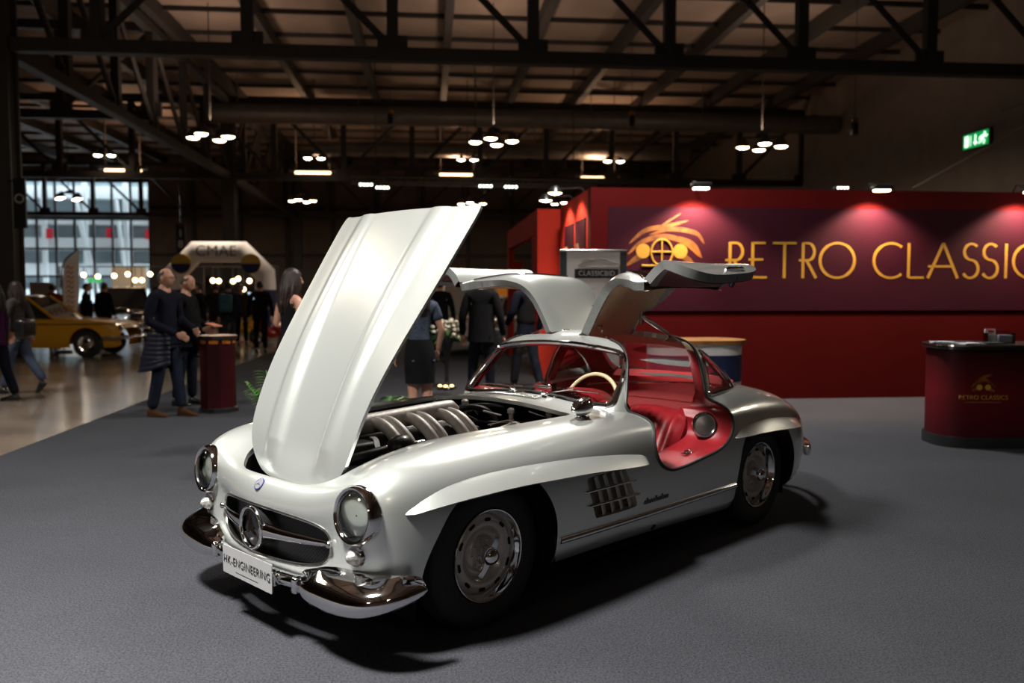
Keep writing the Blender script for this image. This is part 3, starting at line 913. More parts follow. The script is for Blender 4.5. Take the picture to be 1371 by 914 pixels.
# three-pointed star in its ring
sc = Vector((-.742, 0, .462)); Ms = Matrix.Rotation(-PI / 2, 3, 'Y')
mb = MB()
ringp = [sc + Vector((0, .092 * math.cos(a), .092 * math.sin(a))) for a in np.linspace(0, 2 * PI, 49)[:-1]]
mb.tube(ringp, .0085, 10, closed=True)
ap = []
for k in range(6):
    a = PI / 2 + k * PI / 3; r = .088 if k % 2 == 0 else .017
    ap.append((0, r * math.cos(a), r * math.sin(a)))
vs = [sc + Vector(p) for p in ap] + [sc + Vector((-.016, 0, 0)), sc + Vector((.012, 0, 0))]
mb.add(vs, [(k, (k + 1) % 6, 6) for k in range(6)] + [((k + 1) % 6, k, 7) for k in range(6)], True)
star = mb.build('grille_star', CHROME, rimo)
mb = MB(); mb.tube([sc + Vector((.015, 0, 0)), sc + Vector((.09, 0, 0))], [.085, .085], 32); mb.build('star_backing', ENGB, rimo)
# round enamel badge on the nose
p, n = front(.002, .652)
Mb = n.to_track_quat('Z', 'Y').to_matrix()
mb = MB(); mb.lathe([(.030, 0), (.030, .004), (.026, .005)], p, M=Mb, n=28); bd = mb.build('nose_badge', BLUEE, CAR)
mb = MB(); mb.lathe([(.0255, .0045), (0, .006)], p, M=Mb, n=28); mb.build('badge_centre', mat('emblem_silver', (.7, .7, .72), .25, .8), bd)
mb = MB(); vs = [p + Mb @ Vector((r * math.cos(a), r * math.sin(a), .0065)) for a, r in [(PI / 2 + k * PI / 3, .022 if k % 2 == 0 else .004) for k in range(6)]]
mb.add(vs + [p + Mb @ Vector((0, 0, .0085))], [(k, (k + 1) % 6, 6) for k in range(6)], True); mb.build('badge_star', BLUEE, bd)
for s in (-1, 1):
    c = Vector((-.650, s * .647, .617)); ax = Vector((-1, s * .06, .10)).normalized(); M = ax.to_track_quat('Z', 'Y').to_matrix()
    mb = MB(); mb.lathe([(.112, -.10), (.124, -.05), (.1245, -.02), (.119, -.004), (.113, .004), (.106, .003), (.100, -.006), (.097, -.014)], c, M=M, n=48)
    hl = mb.build('headlamp', CHROME, CAR, angle=60)
    mb = MB(); mb.lathe([(.098, -.012), (.09, .004), (.07, .018), (.045, .027), (.02, .031), (0, .032)], c, M=M, n=40)
    mb.build('headlamp_lens', LENSG, hl)
    mb = MB(); mb.lathe([(.098, -.014), (.09, -.03), (.07, -.05), (.045, -.062), (.02, -.066), (0, -.067)], c, M=M, n=40); mb.build('reflector', LENS, hl)
    mb = MB(); mb.lathe([(.012, -.066), (.014, -.04), (.010, -.028), (0, -.024)], c, M=M, n=16); mb.build('bulb', CHROME, hl)
    # little parking lamp below
    c2 = Vector((-.640, s * .640, .446)); p, n = front(s * .640, .446); c2 = Vector((p.x - .002, c2.y, c2.z))
    ax = Vector((-1, s * .05, .0)).normalized(); M = ax.to_track_quat('Z', 'Y').to_matrix()
    mb = MB(); mb.lathe([(.046, -.02), (.046, .006), (.041, .012), (.037, .008)], c2, M=M, n=28); pk = mb.build('parking_lamp', CHROME, CAR)
    mb = MB(); mb.lathe([(.038, .006), (.031, .026), (.018, .044), (0, .054)], c2, M=M, n=28); mb.build('parking_lens', mat('frosted_lens', (.55, .54, .52), .18, .55, coat=1, noise=.5, nscale=60, bump=.6, bscale=120), pk)

def bumper_prof(H, D):
    return [(-D, 1.65 * H), (-D * .6, 1.38 * H), (-.035, 1.02 * H), (-.012, .78 * H), (.004, .42 * H), (.011, -.02 * H), (.008, -.5 * H), (-.004, -.86 * H), (-.03, -1.0 * H), (-D, -.8 * H)]
def bar_prof(H, D):
    return [(-D, .9 * H), (-.012, 1.0 * H), (.0, .8 * H), (.008, .4 * H), (.010, 0), (.008, -.4 * H), (0, -.8 * H), (-.012, -1.0 * H), (-D, -.9 * H)]
def bumper_piece(ctrl, name, parent, m=CHROME, n=10, prof=bumper_prof):
    """ctrl: (x, y, z, half height, depth); the profile's a axis points outward"""
    c = np.array(crv(ctrl, n)); rows = []
    cen = []
    for i in range(len(c)):
        a = c[max(i - 1, 0)]; e = c[min(i + 1, len(c) - 1)]
        t = Vector((e[0] - a[0], e[1] - a[1], 0)).normalized(); o = Vector((t.y, -t.x, 0))
        x, y, z, H, D = c[i]
        ref = Vector((x - 1.3, y * .6, 0))
        if o.dot(ref) < 0: o = -o
        rows.append([Vector((x, y, z + q)) + o * p for p, q in prof(H, D)])
    mb = MB(); mb.grid(rows, closed_v=True)
    mb.add(rows[0], [tuple(range(len(rows[0])))]); mb.add(rows[-1], [tuple(range(len(rows[-1])))])
    return mb.build(name, m, parent, angle=55, fixn=True)
fb = bumper_piece([(-.726, -.37, .285, .027, .04), (-.752, -.2, .285, .027, .04), (-.760, 0, .285, .027, .04), (-.752, .2, .285, .027, .04), (-.726, .37, .285, .027, .04)], 'front_bumper', CAR, prof=bar_prof)
for s in (-1, 1):
    bumper_piece([(-.728, s * .355, .287, .034, .04), (-.738, s * .40, .285, .044, .06), (-.748, s * .46, .284, .054, .085), (-.750, s * .54, .285, .058, .11), (-.746, s * .63, .287, .058, .12), (-.732, s * .72, .290, .056, .12), (-.70, s * .795, .296, .054, .12),
                  (-.645, s * .852, .307, .050, .10), (-.58, s * .883, .319, .044, .07), (-.53, s * .893, .327, .039, .045), (-.495, s * .897, .333, .032, .028), (-.475, s * .898, .336, .022, .014), (-.466, s * .898, .337, .006, .003)], 'bumper_end', fb)
    mb = MB(); mb.rbox((-.728, s * .36, .285), (.05, .034, .072), .012, rz=-s * .15); mb.build('bumper_clamp', CHROME, fb)
    mb = MB(); mb.rbox((-.748, s * .225, .285), (.045, .026, .064), .01); mb.build('bumper_clamp', CHROME, fb)
mb = MB(); mb.prism([(-.215, -.064), (.215, -.064), (.22, -.059), (.22, .059), (.215, .064), (-.215, .064), (-.22, .059), (-.22, -.059)], .004, Matrix.Translation((-.776, -.022, .290)) @ Matrix(((0, 0, -1), (-1, 0, 0), (0, 1, 0))).to_4x4())
pl = mb.build('number_plate', PLATEM, CAR)
tx = text_mesh('HK-ENGINEERING', .054, INK, 'plate_lettering', pl, .0008, sx=.9, offset=-.0007, spacing=1.08)
tx.location = (-.782, -.022, .292); tx.rotation_euler = (0, 0, -PI / 2)
mb = MB(); mb.box((-.7805, -.022, .248), (.001, .2, .002)); mb.build('plate_line', INK, pl)

# ---------------------------------------------------------------- cowl, wipers, mirror
gz = []
for y in np.linspace(.36, -.22, 60):
    pass
mb = MB(); ck = MB()
def cowl(x, y, d=0.0):
    p, n = top(x, y); return p + n * d
P = [[cowl(x - .12 * y * y * .5, y, .004) for x in (.915, .935, .955, .975)] for y in np.linspace(-.20, .36, 30)]
mb.grid(P); mb.build('cowl_vent', STEEL, CAR)
mb = MB()
for y in np.linspace(-.185, .345, 20):
    for x in (.925, .945, .965):
        q = cowl(x - .06 * y * y, y, .008); mb.rbox(tuple(q), (.012, .014, .006), .002, 1)
cv = mb.build('vent_louvre', CHROME, bpy.data.objects['cowl_vent'])
def wiper(pivot, a, tip, mid):
    q = cowl(*pivot, .0)
    mb = MB(); mb.lathe([(.016, -.004), (.016, .016), (.010, .026), (0, .028)], tuple(q), n=16); mb.rbox((q.x, q.y, q.z + .02), (.03, .05, .014), .005, rz=.5)
    w = mb.build('wiper', CHROME, CAR)
    A = [Vector(tuple(q)) + Vector((0, 0, .024))] + [front(y, z, BVH_G)[0] + front(y, z, BVH_G)[1] * .02 for y, z in mid]
    mb = MB(); mb.tube(A, [.006] + [.004] * (len(A) - 1), 6); mb.build('wiper_arm', CHROME, w)
    bl = [front(y, z, BVH_G)[0] + front(y, z, BVH_G)[1] * .009 for y, z in tip]
    mb = MB(); mb.tube(crv(bl, 4), .005, 6); mb.build('wiper_blade', CHROME, w)
wiper((1.0, -.19), 0, [(-.20, .955), (-.33, .95), (-.50, .945)], [(-.20, .925), (-.33, .95)])
wiper((1.0, .06), 0, [(.42, .935), (.26, .94), (.06, .945)], [(.09, .925), (.25, .94)])
# bullet mirror on the near wing
p, n = top(.815, -.635)
mb = MB(); mb.lathe([(.036, -.002), (.034, .006), (.014, .012), (.010, .03), (.010, .04)], tuple(p), n=20); mr = mb.build('wing_mirror', CHROME, CAR)
M = Vector((-.94, -.22, -.06)).normalized().to_track_quat('Z', 'Y').to_matrix()
c = Vector((.80, -.64, .918))
mb = MB(); mb.lathe([(0, -.052), (.040, -.050), (.046, -.044), (.048, -.03), (.047, 0), (.042, .035), (.032, .065), (.018, .09), (.006, .102), (0, .104)], c, M=M, n=32); mb.build('mirror_bullet', CHROME, mr)

# ---------------------------------------------------------------- wheels
def wheel(x, y, s, front_w):
    w = bpy.data.objects.new('wheel', None); link(w, CAR); w.location = (x, y, .337); w.rotation_euler = (0, 0, 0 if s < 0 else PI)
    R = .338
    prof = [(.205, -.055), (.215, -.075), (.26, -.084), (.305, -.078), (.325, -.062), (R - .004, -.045), (R, -.02), (R, .02), (R - .004, .045), (.325, .062), (.305, .078), (.26, .084), (.215, .075), (.205, .055)]
    mb = MB(); mb.lathe(prof, axis='Y', n=64)
    for k in range(4):      # tread grooves are rubber ribs
        yy = -.036 + .024 * k
        mb.lathe([(R + .0005, yy - .008), (R + .003, yy - .007), (R + .003, yy + .007), (R + .0005, yy + .008)], axis='Y', n=64)
    mb.build('tyre', RUBBER, w)
    mb = MB(); mb.lathe([(.176, .04), (.180, -.02), (.188, -.050), (.197, -.062), (.203, -.078), (.2085, -.080), (.2105, -.074), (.207, -.06), (.205, -.03)], axis='Y', n=64)
    rm = mb.build('rim', CHROME, w)
    # disc with ventilation slots
    Pr = [(.182, -.02), (.172, -.034), (.160, -.046), (.150, -.050), (.138, -.050), (.125, -.047), (.118, -.040), (.110, -.030), (.095, -.022), (.085, -.024), (.078, -.034), (.068, -.038), (.05, -.038), (.045, -.04), (.042, -.058), (.03, -.06)]
    mb = MB(); mb.lathe(Pr, axis='Y', n=64); mb.build('rim_disc', RIMM, w)
    for k in range(10):
        mb = MB()
        a = 2 * PI * k / 10 + .2
        c = Vector((.158 * math.cos(a), -.0475, .158 * math.sin(a)))
        t = Vector((-math.sin(a), 0, math.cos(a))); r = Vector((math.cos(a), 0, math.sin(a)))
        vs = []
        for q in range(16):
            b_ = 2 * PI * q / 16
            ex = .010 * math.cos(b_) + (.010 if math.cos(b_) > 0 else -.010); vs.append(c + t * ex + r * .0085 * math.sin(b_) + Vector((0, -.0035 - .004 * math.sin(b_) * 0, 0)))
        mb.add(vs, [tuple(range(16))])
        mb.build('rim_slot', DARK, w)
    mb = MB()
    for k in range(10):
        a = 2 * PI * k / 10
        mb.lathe([(.006, -.036), (.006, -.044), (0, -.046)], (.066 * math.cos(a), 0, .066 * math.sin(a)), axis='Y', n=8)
    mb.build('rim_rivet', STEEL, w)
    mb = MB(); mb.lathe([(.043, -.05), (.043, -.085), (.040, -.100), (.030, -.112), (.014, -.118), (0, -.119)], axis='Y', n=32)
    a0 = 1.0 if front_w else -.3
    for q in (0, PI):
        a = a0 + q; r = Vector((math.cos(a), 0, math.sin(a))); t = Vector((-math.sin(a), 0, math.cos(a)))
        vs = []
        for rr, hw, yy in ((.035, .018, -.088), (.07, .013, -.088), (.098, .016, -.080), (.104, .008, -.078)):
            for sg, yo in ((-1, 0), (1, 0), (1, .012), (-1, .012)): vs.append(r * rr + t * hw * sg + Vector((0, yy + yo, 0)))
        fs = [(0, 1, 2, 3), (12, 15, 14, 13)] + [(i * 4 + k, i * 4 + (k + 1) % 4, i * 4 + 4 + (k + 1) % 4, i * 4 + 4 + k) for i in range(3) for k in range(4)]
        mb.add(vs, fs, True)
    mb.build('knock_off_hub', CHROME, w, fixn=True)
    mb = MB(); mb.lathe([(.0, .0), (.14, 0), (.14, .05), (0, .05)], axis='Y', n=32); mb.build('brake_drum', ENGD, w)
for x, yy in ((0, .6925), (2.4, .7175)):
    for s in (-1, 1): wheel(x, s * yy, s, x == 0)

# ---------------------------------------------------------------- tail
rb = bumper_piece([(3.19, -.725, .375, .012, .02), (3.22, -.735, .375, .034, .03), (3.30, -.715, .375, .046, .04), (3.45, -.62, .375, .05, .05), (3.60, -.47, .375, .05, .05), (3.69, -.3, .375, .05, .05), (3.72, 0, .375, .05, .05),
                   (3.69, .3, .375, .05, .05), (3.60, .47, .375, .05, .05), (3.45, .62, .375, .05, .05), (3.30, .715, .375, .046, .04), (3.22, .735, .375, .034, .03), (3.19, .725, .375, .012, .02)], 'rear_bumper', CAR, prof=bar_prof)
for s in (-1, 1):
    p, n = side(3.52, .54, s)
    mb = MB(); mb.ellipsoid(tuple(p), (.05, .025, .05), 16, 10); mb.build('tail_lamp', mat('tail_red', (.3, .01, .01), .15, coat=1), CAR)

# ---------------------------------------------------------------- engine bay
mb = MB(); mb.tube(crv([(.50, .06, .86), (.47, .06, .868), (.2, .06, .858), (-.1, .06, .845), (-.33, .06, .828)], 6), [.035] + [.052] * 23 + [.03], 18)
eng = mb.build('engine', ALU, CAR)
tag(eng, 'cast intake plenum and engine with curved runners')
for x in (.45, .385, .235, .17, .02, -.045):
    mb = MB(); mb.tube(crv([(x, .04, .855), (x, .0, .858), (x, -.06, .848), (x, -.125, .818), (x + .005, -.18, .768), (x + .01, -.205, .71), (x + .01, -.21, .62)], 5), [.030] * 31, 14)
    mb.build('intake_runner', ALU, eng)
mb = MB(); mb.rbox((.1, .02, .66), (.95, .30, .26), .03); mb.rbox((.1, .16, .74), (.9, .14, .12), .03); mb.rbox((.1, -.1, .55), (.9, .3, .3), .03)
mb.build('engine_block', ENGD, eng)
mb = MB(); mb.tube(crv([(.55, -.24, .765), (.3, -.275, .775), (.1, -.285, .775), (-.02, -.29, .775), (-.1, -.32, .785)], 5), .018, 10)
mb.build('fuel_rail', ALU, eng)
mb = MB(); mb.ellipsoid((-.165, -.35, .795), (.075, .06, .058), 24, 14); mb.tube([(-.1, -.33, .79), (-.02, -.31, .78)], .022, 12); mb.build('brake_servo', ENGB, eng)
mb = MB(); mb.tube([(-.10, -.375, .775), (.10, -.385, .805)], .008, 8); mb.build('dipstick_tube', GOLDW, eng)
mb = MB()
for q in ((-.03, -.31, .782), (.0, -.305, .782), (-.24, -.33, .79)): mb.lathe([(.024, -.008), (.024, .008)], q, axis='X', n=16)
mb.build('hose_clamp', CHROME, eng)
mb = MB(); mb.tube(crv([(-.42, -.30, .76), (-.34, -.33, .775), (-.24, -.335, .785)], 5), .028, 12); mb.build('air_hose', ENGB, eng)
mb = MB(); mb.sweep(crv([(-.22, -.20, .83), (-.25, -.27, .83), (-.28, -.33, .80), (-.30, -.39, .74)], 5), [(-.004, -.012), (.004, -.012), (.004, .012), (-.004, .012)]); mb.build('support_strap', mat('grey_bracket', (.55, .55, .56), .4, .5), eng)
mb = MB(); mb.lathe([(.0, -.04), (.085, -.04), (.09, 0), (.07, .03), (.02, .04), (0, .04)], (-.36, -.30, .66), axis='X', n=24); mb.build('alternator', STEEL, eng)
mb = MB(); mb.ellipsoid((-.44, -.33, .64), (.05, .04, .05), 16, 10); mb.build('copper_pulley', mat('copper', (.6, .32, .22), .3, .9), eng)
hoses = [[(.5, .1, .83), (.6, .05, .87), (.68, -.05, .85), (.72, -.12, .75)], [(.45, .12, .86), (.47, .16, .90), (.5, .22, .86), (.52, .25, .76)], [(.66, .25, .80), (.72, .1, .86), (.85, -.05, .85), (.94, -.1, .80)],
         [(.52, -.23, .765), (.62, -.24, .78), (.68, -.27, .80), (.70, -.32, .77)], [(.58, .0, .80), (.70, -.16, .79), (.80, -.30, .79), (.86, -.4, .75)], [(0, .2, .82), (.1, .3, .84), (.25, .36, .83), (.35, .4, .76)], [(.2, .22, .82), (.35, .3, .85), (.5, .38, .83), (.6, .42, .78)],
         [(.62, -.30, .76), (.56, -.33, .80), (.50, -.34, .79), (.42, -.33, .78)]]
for i, h in enumerate(hoses):
    mb = MB(); mb.tube(crv(h, 6), (.018, .008, .016, .016, .01, .012, .009, .006)[i], 8); mb.build('hose', (ENGB, STEEL, ENGB, ALU, ENGB, ENGB, ENGD, GOLDW)[i], eng)
mb = MB()
for (x, y, z) in ((.80, -.12, .83), (.88, -.34, .83), (.72, .18, .86), (.30, .34, .82)):
    mb.lathe([(.014, -.06), (.014, .0), (.022, .004), (.022, .024), (.012, .032), (0, .034)], (x, y, z), n=14)
mb.build('filler_cap', ALU, eng)
mb = MB(); mb.rbox((.90, .02, .84), (.05, .17, .07), .01); mb.rbox((.93, -.42, .82), (.04, .15, .06), .01); mb.build('fuse_box', ENGD, eng)
mb = MB(); mb.lathe([(.028, -.10), (.03, 0), (.026, .012), (0, .02)], (.70, -.40, .775), n=16); mb.build('fluid_bottle', mat('teal_fluid', (.02, .25, .22), .25), eng)
mb = MB(); mb.lathe([(.02, .0), (.02, .022), (0, .026)], (.70, -.40, .79), n=14); mb.build('bottle_cap', ENGD, eng)
mb = MB()
for k in range(9):
    r = random.Random(k); x = .55 + .35 * r.random(); y = -.40 + .7 * r.random()
    mb.tube(crv([(x, y, .80), (x + .05 * r.uniform(-1, 1), y + .06, .82), (x + .12 * r.uniform(-1, 1), y + .12, .80)], 4), .004, 6)
mb.build('wiring', STEEL, eng)
mb = MB(); mb.tube([(.62, -.08, .86), (.68, -.16, .835)], .006, 6); mb.tube([(.86, -.20, .845), (.95, -.36, .79)], .005, 6); mb.build('linkage_rod', STEEL, eng)
mb = MB()
for k in range(7): mb.ellipsoid((-.2 + .13 * k, .30 + .01 * k, .80), (.03, .035, .03), 10, 8)
mb.build('carburettor_caps', ENGD, eng)
# ---------------------------------------------------------------- the exhibition hall
CAM_H, CAM_PITCH, CAM_F = 1.5217, .0592, 1137.0
PSI = math.radians(5.5)                      # the hall's axes are turned a little against the viewing direction
def at(px, py, d):
    """world point seen at pixel (px, py) at distance d along the view's horizontal axis"""
    u, v = (px - 685.5) / CAM_F, -(py - 457) / CAM_F
    cp, sp = math.cos(CAM_PITCH), math.sin(CAM_PITCH)
    y, z = cp + v * sp, -sp + v * cp
    return Vector((u / y * d, d, CAM_H + z / y * d))
def hx(p): return p[0] * math.cos(PSI) + p[1] * math.sin(PSI)
def hy(p): return -p[0] * math.sin(PSI) + p[1] * math.cos(PSI)
def hw(X, Y, z=0.0): return Vector((X * math.cos(PSI) - Y * math.sin(PSI), X * math.sin(PSI) + Y * math.cos(PSI), z))
def struct(mb, name, m, **k):
    o = mb.build(name, m, **k); o.rotation_euler = (0, 0, PSI); o['kind'] = 'structure'; return o

def floor_mat():
    m = mat('polished_concrete', (.24, .19, .15), .17, spec=.5, noise=.35, nscale=.8)
    return m
def carpet_mat():
    m = bpy.data.materials.new('grey_carpet'); m.use_nodes = True; nt = m.node_tree; b = nt.nodes['Principled BSDF']; MATS['grey_carpet'] = m
    tc = nt.nodes.new('ShaderNodeTexCoord')
    n1 = nt.nodes.new('ShaderNodeTexNoise'); n1.inputs['Scale'].default_value = 110; n1.inputs['Detail'].default_value = 3
    n2 = nt.nodes.new('ShaderNodeTexNoise'); n2.inputs['Scale'].default_value = 1.1; n2.inputs['Detail'].default_value = 5
    for n in (n1, n2): nt.links.new(tc.outputs['Object'], n.inputs['Vector'])
    r1 = nt.nodes.new('ShaderNodeValToRGB'); r1.color_ramp.elements[0].position = .3; r1.color_ramp.elements[1].position = .72
    r1.color_ramp.elements[0].color = (.019, .020, .024, 1); r1.color_ramp.elements[1].color = (.056, .058, .067, 1)
    mx = nt.nodes.new('ShaderNodeMix'); mx.data_type = 'RGBA'; mx.blend_type = 'MULTIPLY'; mx.inputs['Factor'].default_value = .4
    r2 = nt.nodes.new('ShaderNodeValToRGB'); r2.color_ramp.elements[0].color = (.6, .6, .6, 1)
    r2.color_ramp.elements[0].position = .3; r2.color_ramp.elements[1].position = .7
    nt.links.new(n1.outputs['Fac'], r1.inputs['Fac']); nt.links.new(n2.outputs['Fac'], r2.inputs['Fac'])
    nt.links.new(r1.outputs['Color'], mx.inputs[6]); nt.links.new(r2.outputs['Color'], mx.inputs[7]); nt.links.new(mx.outputs[2], b.inputs['Base Color'])
    b.inputs['Roughness'].default_value = .95; b.inputs['Specular IOR Level'].default_value = .1
    bp = nt.nodes.new('ShaderNodeBump'); bp.inputs['Strength'].default_value = .5; bp.inputs['Distance'].default_value = .006
    nt.links.new(n1.outputs['Fac'], bp.inputs['Height']); nt.links.new(bp.outputs['Normal'], b.inputs['Normal'])
    return m
WALLM = mat('hall_wall_panel', (.14, .10, .085), .8, noise=.2, nscale=1.5)
RWALL = mat('hall_side_wall', (.24, .19, .155), .85, noise=.15, nscale=1.2)
CEILM = mat('roof_sheet', (.27, .20, .16), .8, noise=.2, nscale=.7)
IRON = mat('dark_iron', (.034, .028, .025), .6, noise=.2, nscale=5)
DUCTM = mat('duct_sheet', (.16, .14, .125), .45, .5, noise=.2, nscale=3)
BULB = mat('lamp_glow', (1, .9, .75), .5, emit=(1.0, .80, .55), estr=18)
BULBN = mat('near_lamp_glow', (1, .95, .85), .5, emit=(1.0, .86, .68), estr=60)
WARM = mat('warm_glow', (1, .8, .5), .5, emit=(1.0, .62, .34), estr=5)  # self-lit colour for roof panels that only catch warm light
COOL = mat('cool_led', (1, 1, 1), .5, emit=(.95, 1.0, .85), estr=7)

mb = MB(); mb.box((-6, 28, -.05), (72, 86, .1)); fl = struct(mb, 'floor', floor_mat())
mb = MB(); mb.box((7.5, 11.9, .004), (22.9, 33.8, .008)); struct(mb, 'floor_carpet', carpet_mat())
mb = MB(); mb.box((-6, 28, 11.35), (72, 86, .1)); struct(mb, 'ceiling', CEILM)
# walls; the far one has a glazed bay
WY = 65.0
p0, p1 = at(28, 400, 62.5), at(198, 243, 62.5)
wx0, wx1 = hx(hw(hx(p0), 0)), hx(hw(hx(p1), 0))
wz0, wz1 = .6, p1.z
wx0, wx1 = hx(p0), hx(p1)
wx0 -= 5.0                                    # runs on to the left behind the column
mb = MB()
mb.box(((wx0 - 42) / 2, WY, 5.65), (wx0 + 42, .3, 11.3)); mb.box(((wx1 + 30) / 2, WY, 5.65), (30 - wx1, .3, 11.3))
mb.box(((wx0 + wx1) / 2, WY, wz0 / 2), (wx1 - wx0, .3, wz0)); mb.box(((wx0 + wx1) / 2, WY, (wz1 + 11.3) / 2), (wx1 - wx0, .3, 11.3 - wz1))
struct(mb, 'wall_back', WALLM)
mb = MB(); mb.box((19.2, 28, 5.65), (.3, 86, 11.3)); struct(mb, 'wall_right', RWALL)
mb = MB(); mb.box((-42, 28, 5.65), (.3, 86, 11.3)); struct(mb, 'wall_left', WALLM)
mb = MB(); mb.box((-6, -14.9, 5.65), (72, .3, 11.3)); struct(mb, 'wall_front', WALLM)
# panel joints on the far wall
mb = MB()
for X in np.arange(wx1 + 3.2, 19, 3.35): mb.box((X, WY - .25, 5.65), (.28, .25, 11.3))
for z in (4.2, 7.6): mb.box(((wx1 + 19) / 2, WY - .22, z), (19 - wx1, .2, .22))
struct(mb, 'trim_1', IRON)
# pale boarding low on the far wall behind the stands
mb = MB()
for X in np.arange(wx1 + .5, 6, 4.2): mb.box((X + 1.9, WY - 2.0, 1.6), (3.8, .1, 3.2))
struct(mb, 'trim_2', mat('stand_boards', (.05, .045, .042), .7))
# the glazed bay: frame and panes
mb = MB()
n = 11
for i in range(n + 1):
    X = wx0 + (wx1 - wx0) * i / n; mb.box((X, WY - .05, (wz0 + wz1) / 2), (.13, .2, wz1 - wz0))
for z in (wz0, 2.6, 4.6, 6.75, 7.1, wz1): mb.box(((wx0 + wx1) / 2, WY - .05, z), (wx1 - wx0, .22, .14))
mb.box(((wx0 + wx1) / 2, WY - .3, 6.9), (wx1 - wx0, .5, .4))
wn = struct(mb, 'window_1', IRON)
mb = MB(); mb.add([(wx0, WY + .05, wz0), (wx1, WY + .05, wz0), (wx1, WY + .05, wz1), (wx0, WY + .05, wz1)], [(0, 1, 2, 3)])
mb.build('window_pane', glass_mat('hall_glass', (.8, .88, .9), .5), wn)
# office building seen through it
fac = thing('office_building', 'pale office building with banded floors seen through the tall hall window', 'building', hw((wx0 + wx1) / 2, WY + 9), PSI)
FW = wx1 - wx0 + 8
facw = mat('facade_white', (.75, .80, .82), .6, noise=.15, nscale=.6); facd = mat('facade_glass', (.36, .43, .46), .2)
mb = MB(); mb.box((0, .6, 7), (FW, .8, 14)); mb.build('facade', facd, fac)
for k in range(6):
    mb = MB(); mb.box((0, -.2, 1.2 + 2.1 * k), (FW, 1.2, 1.0)); mb.build('floor_band', facw, fac)
for k in range(7):
    mb = MB(); mb.box((-FW / 2 + 1.2 + k * FW / 7, -.9, 7), (.35, .3, 14)); mb.build('mullion', facw, fac)
for k, (x, z) in enumerate(((-3.2, 6.2), (1.5, 6.3), (4.6, 6.2))):
    mb = MB(); mb.box((x, -1.0, z), (.5, .1, .8)); mb.build('red_sign', mat('sign_red', (.7, .03, .05), .5), fac)
mb = MB(); mb.tube([(.8, -1.3, 0), (-1.0, -1.3, 9)], .22, 8); mb.tube([(3.0, -1.3, 0), (2.2, -1.3, 9)], .16, 8); mb.build('raking_strut', facw, fac)

# roof steel: lattice girders across, one lengthwise on the left, beams and purlins above
def lattice(mb, a, b, z0, z1, n, w=.30, diag=True, flip=False):
    A, B = Vector(a), Vector(b)
    d = (B - A).normalized(); rot = math.atan2(d.y, d.x); L = (B - A).length
    c = (A + B) / 2
    mb.box((c.x, c.y, z0), (L, w, .30), rz=rot); mb.box((c.x, c.y, z1), (L, w, .30), rz=rot)
    for i in range(n + 1):
        p = A.lerp(B, i / n); mb.box((p.x, p.y, (z0 + z1) / 2), (.26, .24, z1 - z0), rz=rot)
        mb.box((p.x, p.y, z0 + .22), (.7, .12, .45), rz=rot)
    for i in range(n):
        s_ = A.lerp(B, i / n); e_ = A.lerp(B, (i + 1) / n)
        if (i < n / 2) != flip: s_, e_ = e_, s_
        mb.tube([(s_.x, s_.y, z0 + .15), (e_.x, e_.y, z1 - .15)], .085, 6)
for i, Y in enumerate((20.4, 42.4, 63.9)):
    mb = MB(); lattice(mb, (-30.6, Y, 0), (19.0, Y, 0), 7.03, 10.6, 15, flip=(i == 0)); struct(mb, 'roof_truss', IRON)
mb = MB(); lattice(mb, (-9.6, 20.4, 0), (-9.6, 63.9, 0), 7.03, 10.6, 12); struct(mb, 'roof_truss', IRON)
mb = MB(); lattice(mb, (-30.6, 31, 0), (-9.6, 31, 0), 7.6, 10.6, 7); struct(mb, 'roof_truss', IRON)
for X in np.arange(-29, 19, 3.3):
    mb = MB(); mb.box((X, 28, 11.0), (.28, 86, .55)); struct(mb, 'ceiling_beam', IRON)
mb = MB()
for Y in np.arange(6, 64, 2.75): mb.box((-6, Y, 11.22), (70, .10, .16))
struct(mb, 'trim_3', IRON)
for (X, Y) in ((-9.6, 20.4), (-9.6, 42.4), (-9.6, 63.6), (-30.6, 42.4)):
    mb = MB(); mb.box((X, Y, 5.65), (.46, .46, 11.3)); mb.box((X, Y - .24, 5.65), (.6, .04, 11.3)); mb.box((X, Y + .24, 5.65), (.6, .04, 11.3)); struct(mb, 'column', IRON)
# ventilation ducts
for (Y, z, r, X0, X1) in ((38.5, 9.25, .42, -9.5, 18.9), (45.5, 9.0, .42, -6, 14)):
    mb = MB(); mb.tube([hw(X0, Y, z), hw(X1, Y, z)], r, 24)
    for X in np.arange(X0 + 1.2, X1, 2.6): mb.tube([hw(X - .05, Y, z), hw(X + .05, Y, z)], r + .025, 24)
    for X in np.arange(X0 + 1.2, X1, 5.2): mb.tube([hw(X, Y, z + r), hw(X, Y, 11.0)], .02, 6)
    o = mb.build('ventilation_duct', DUCTM); o['kind'] = 'structure'
mb = MB(); mb.tube([at(1371 + 40, 148, 24.0), at(1222, 252, 28.5)], .03, 6); o = mb.build('trim_4', mat('pale_cable', (.22, .18, .15), .6)); o['kind'] = 'structure'
mb = MB(); mb.box((19.0, 33.0, 4.75), (.12, 34, .16)); mb.box((19.0, 22, 7.6), (.1, 10, .12)); struct(mb, 'trim_5', RWALL)

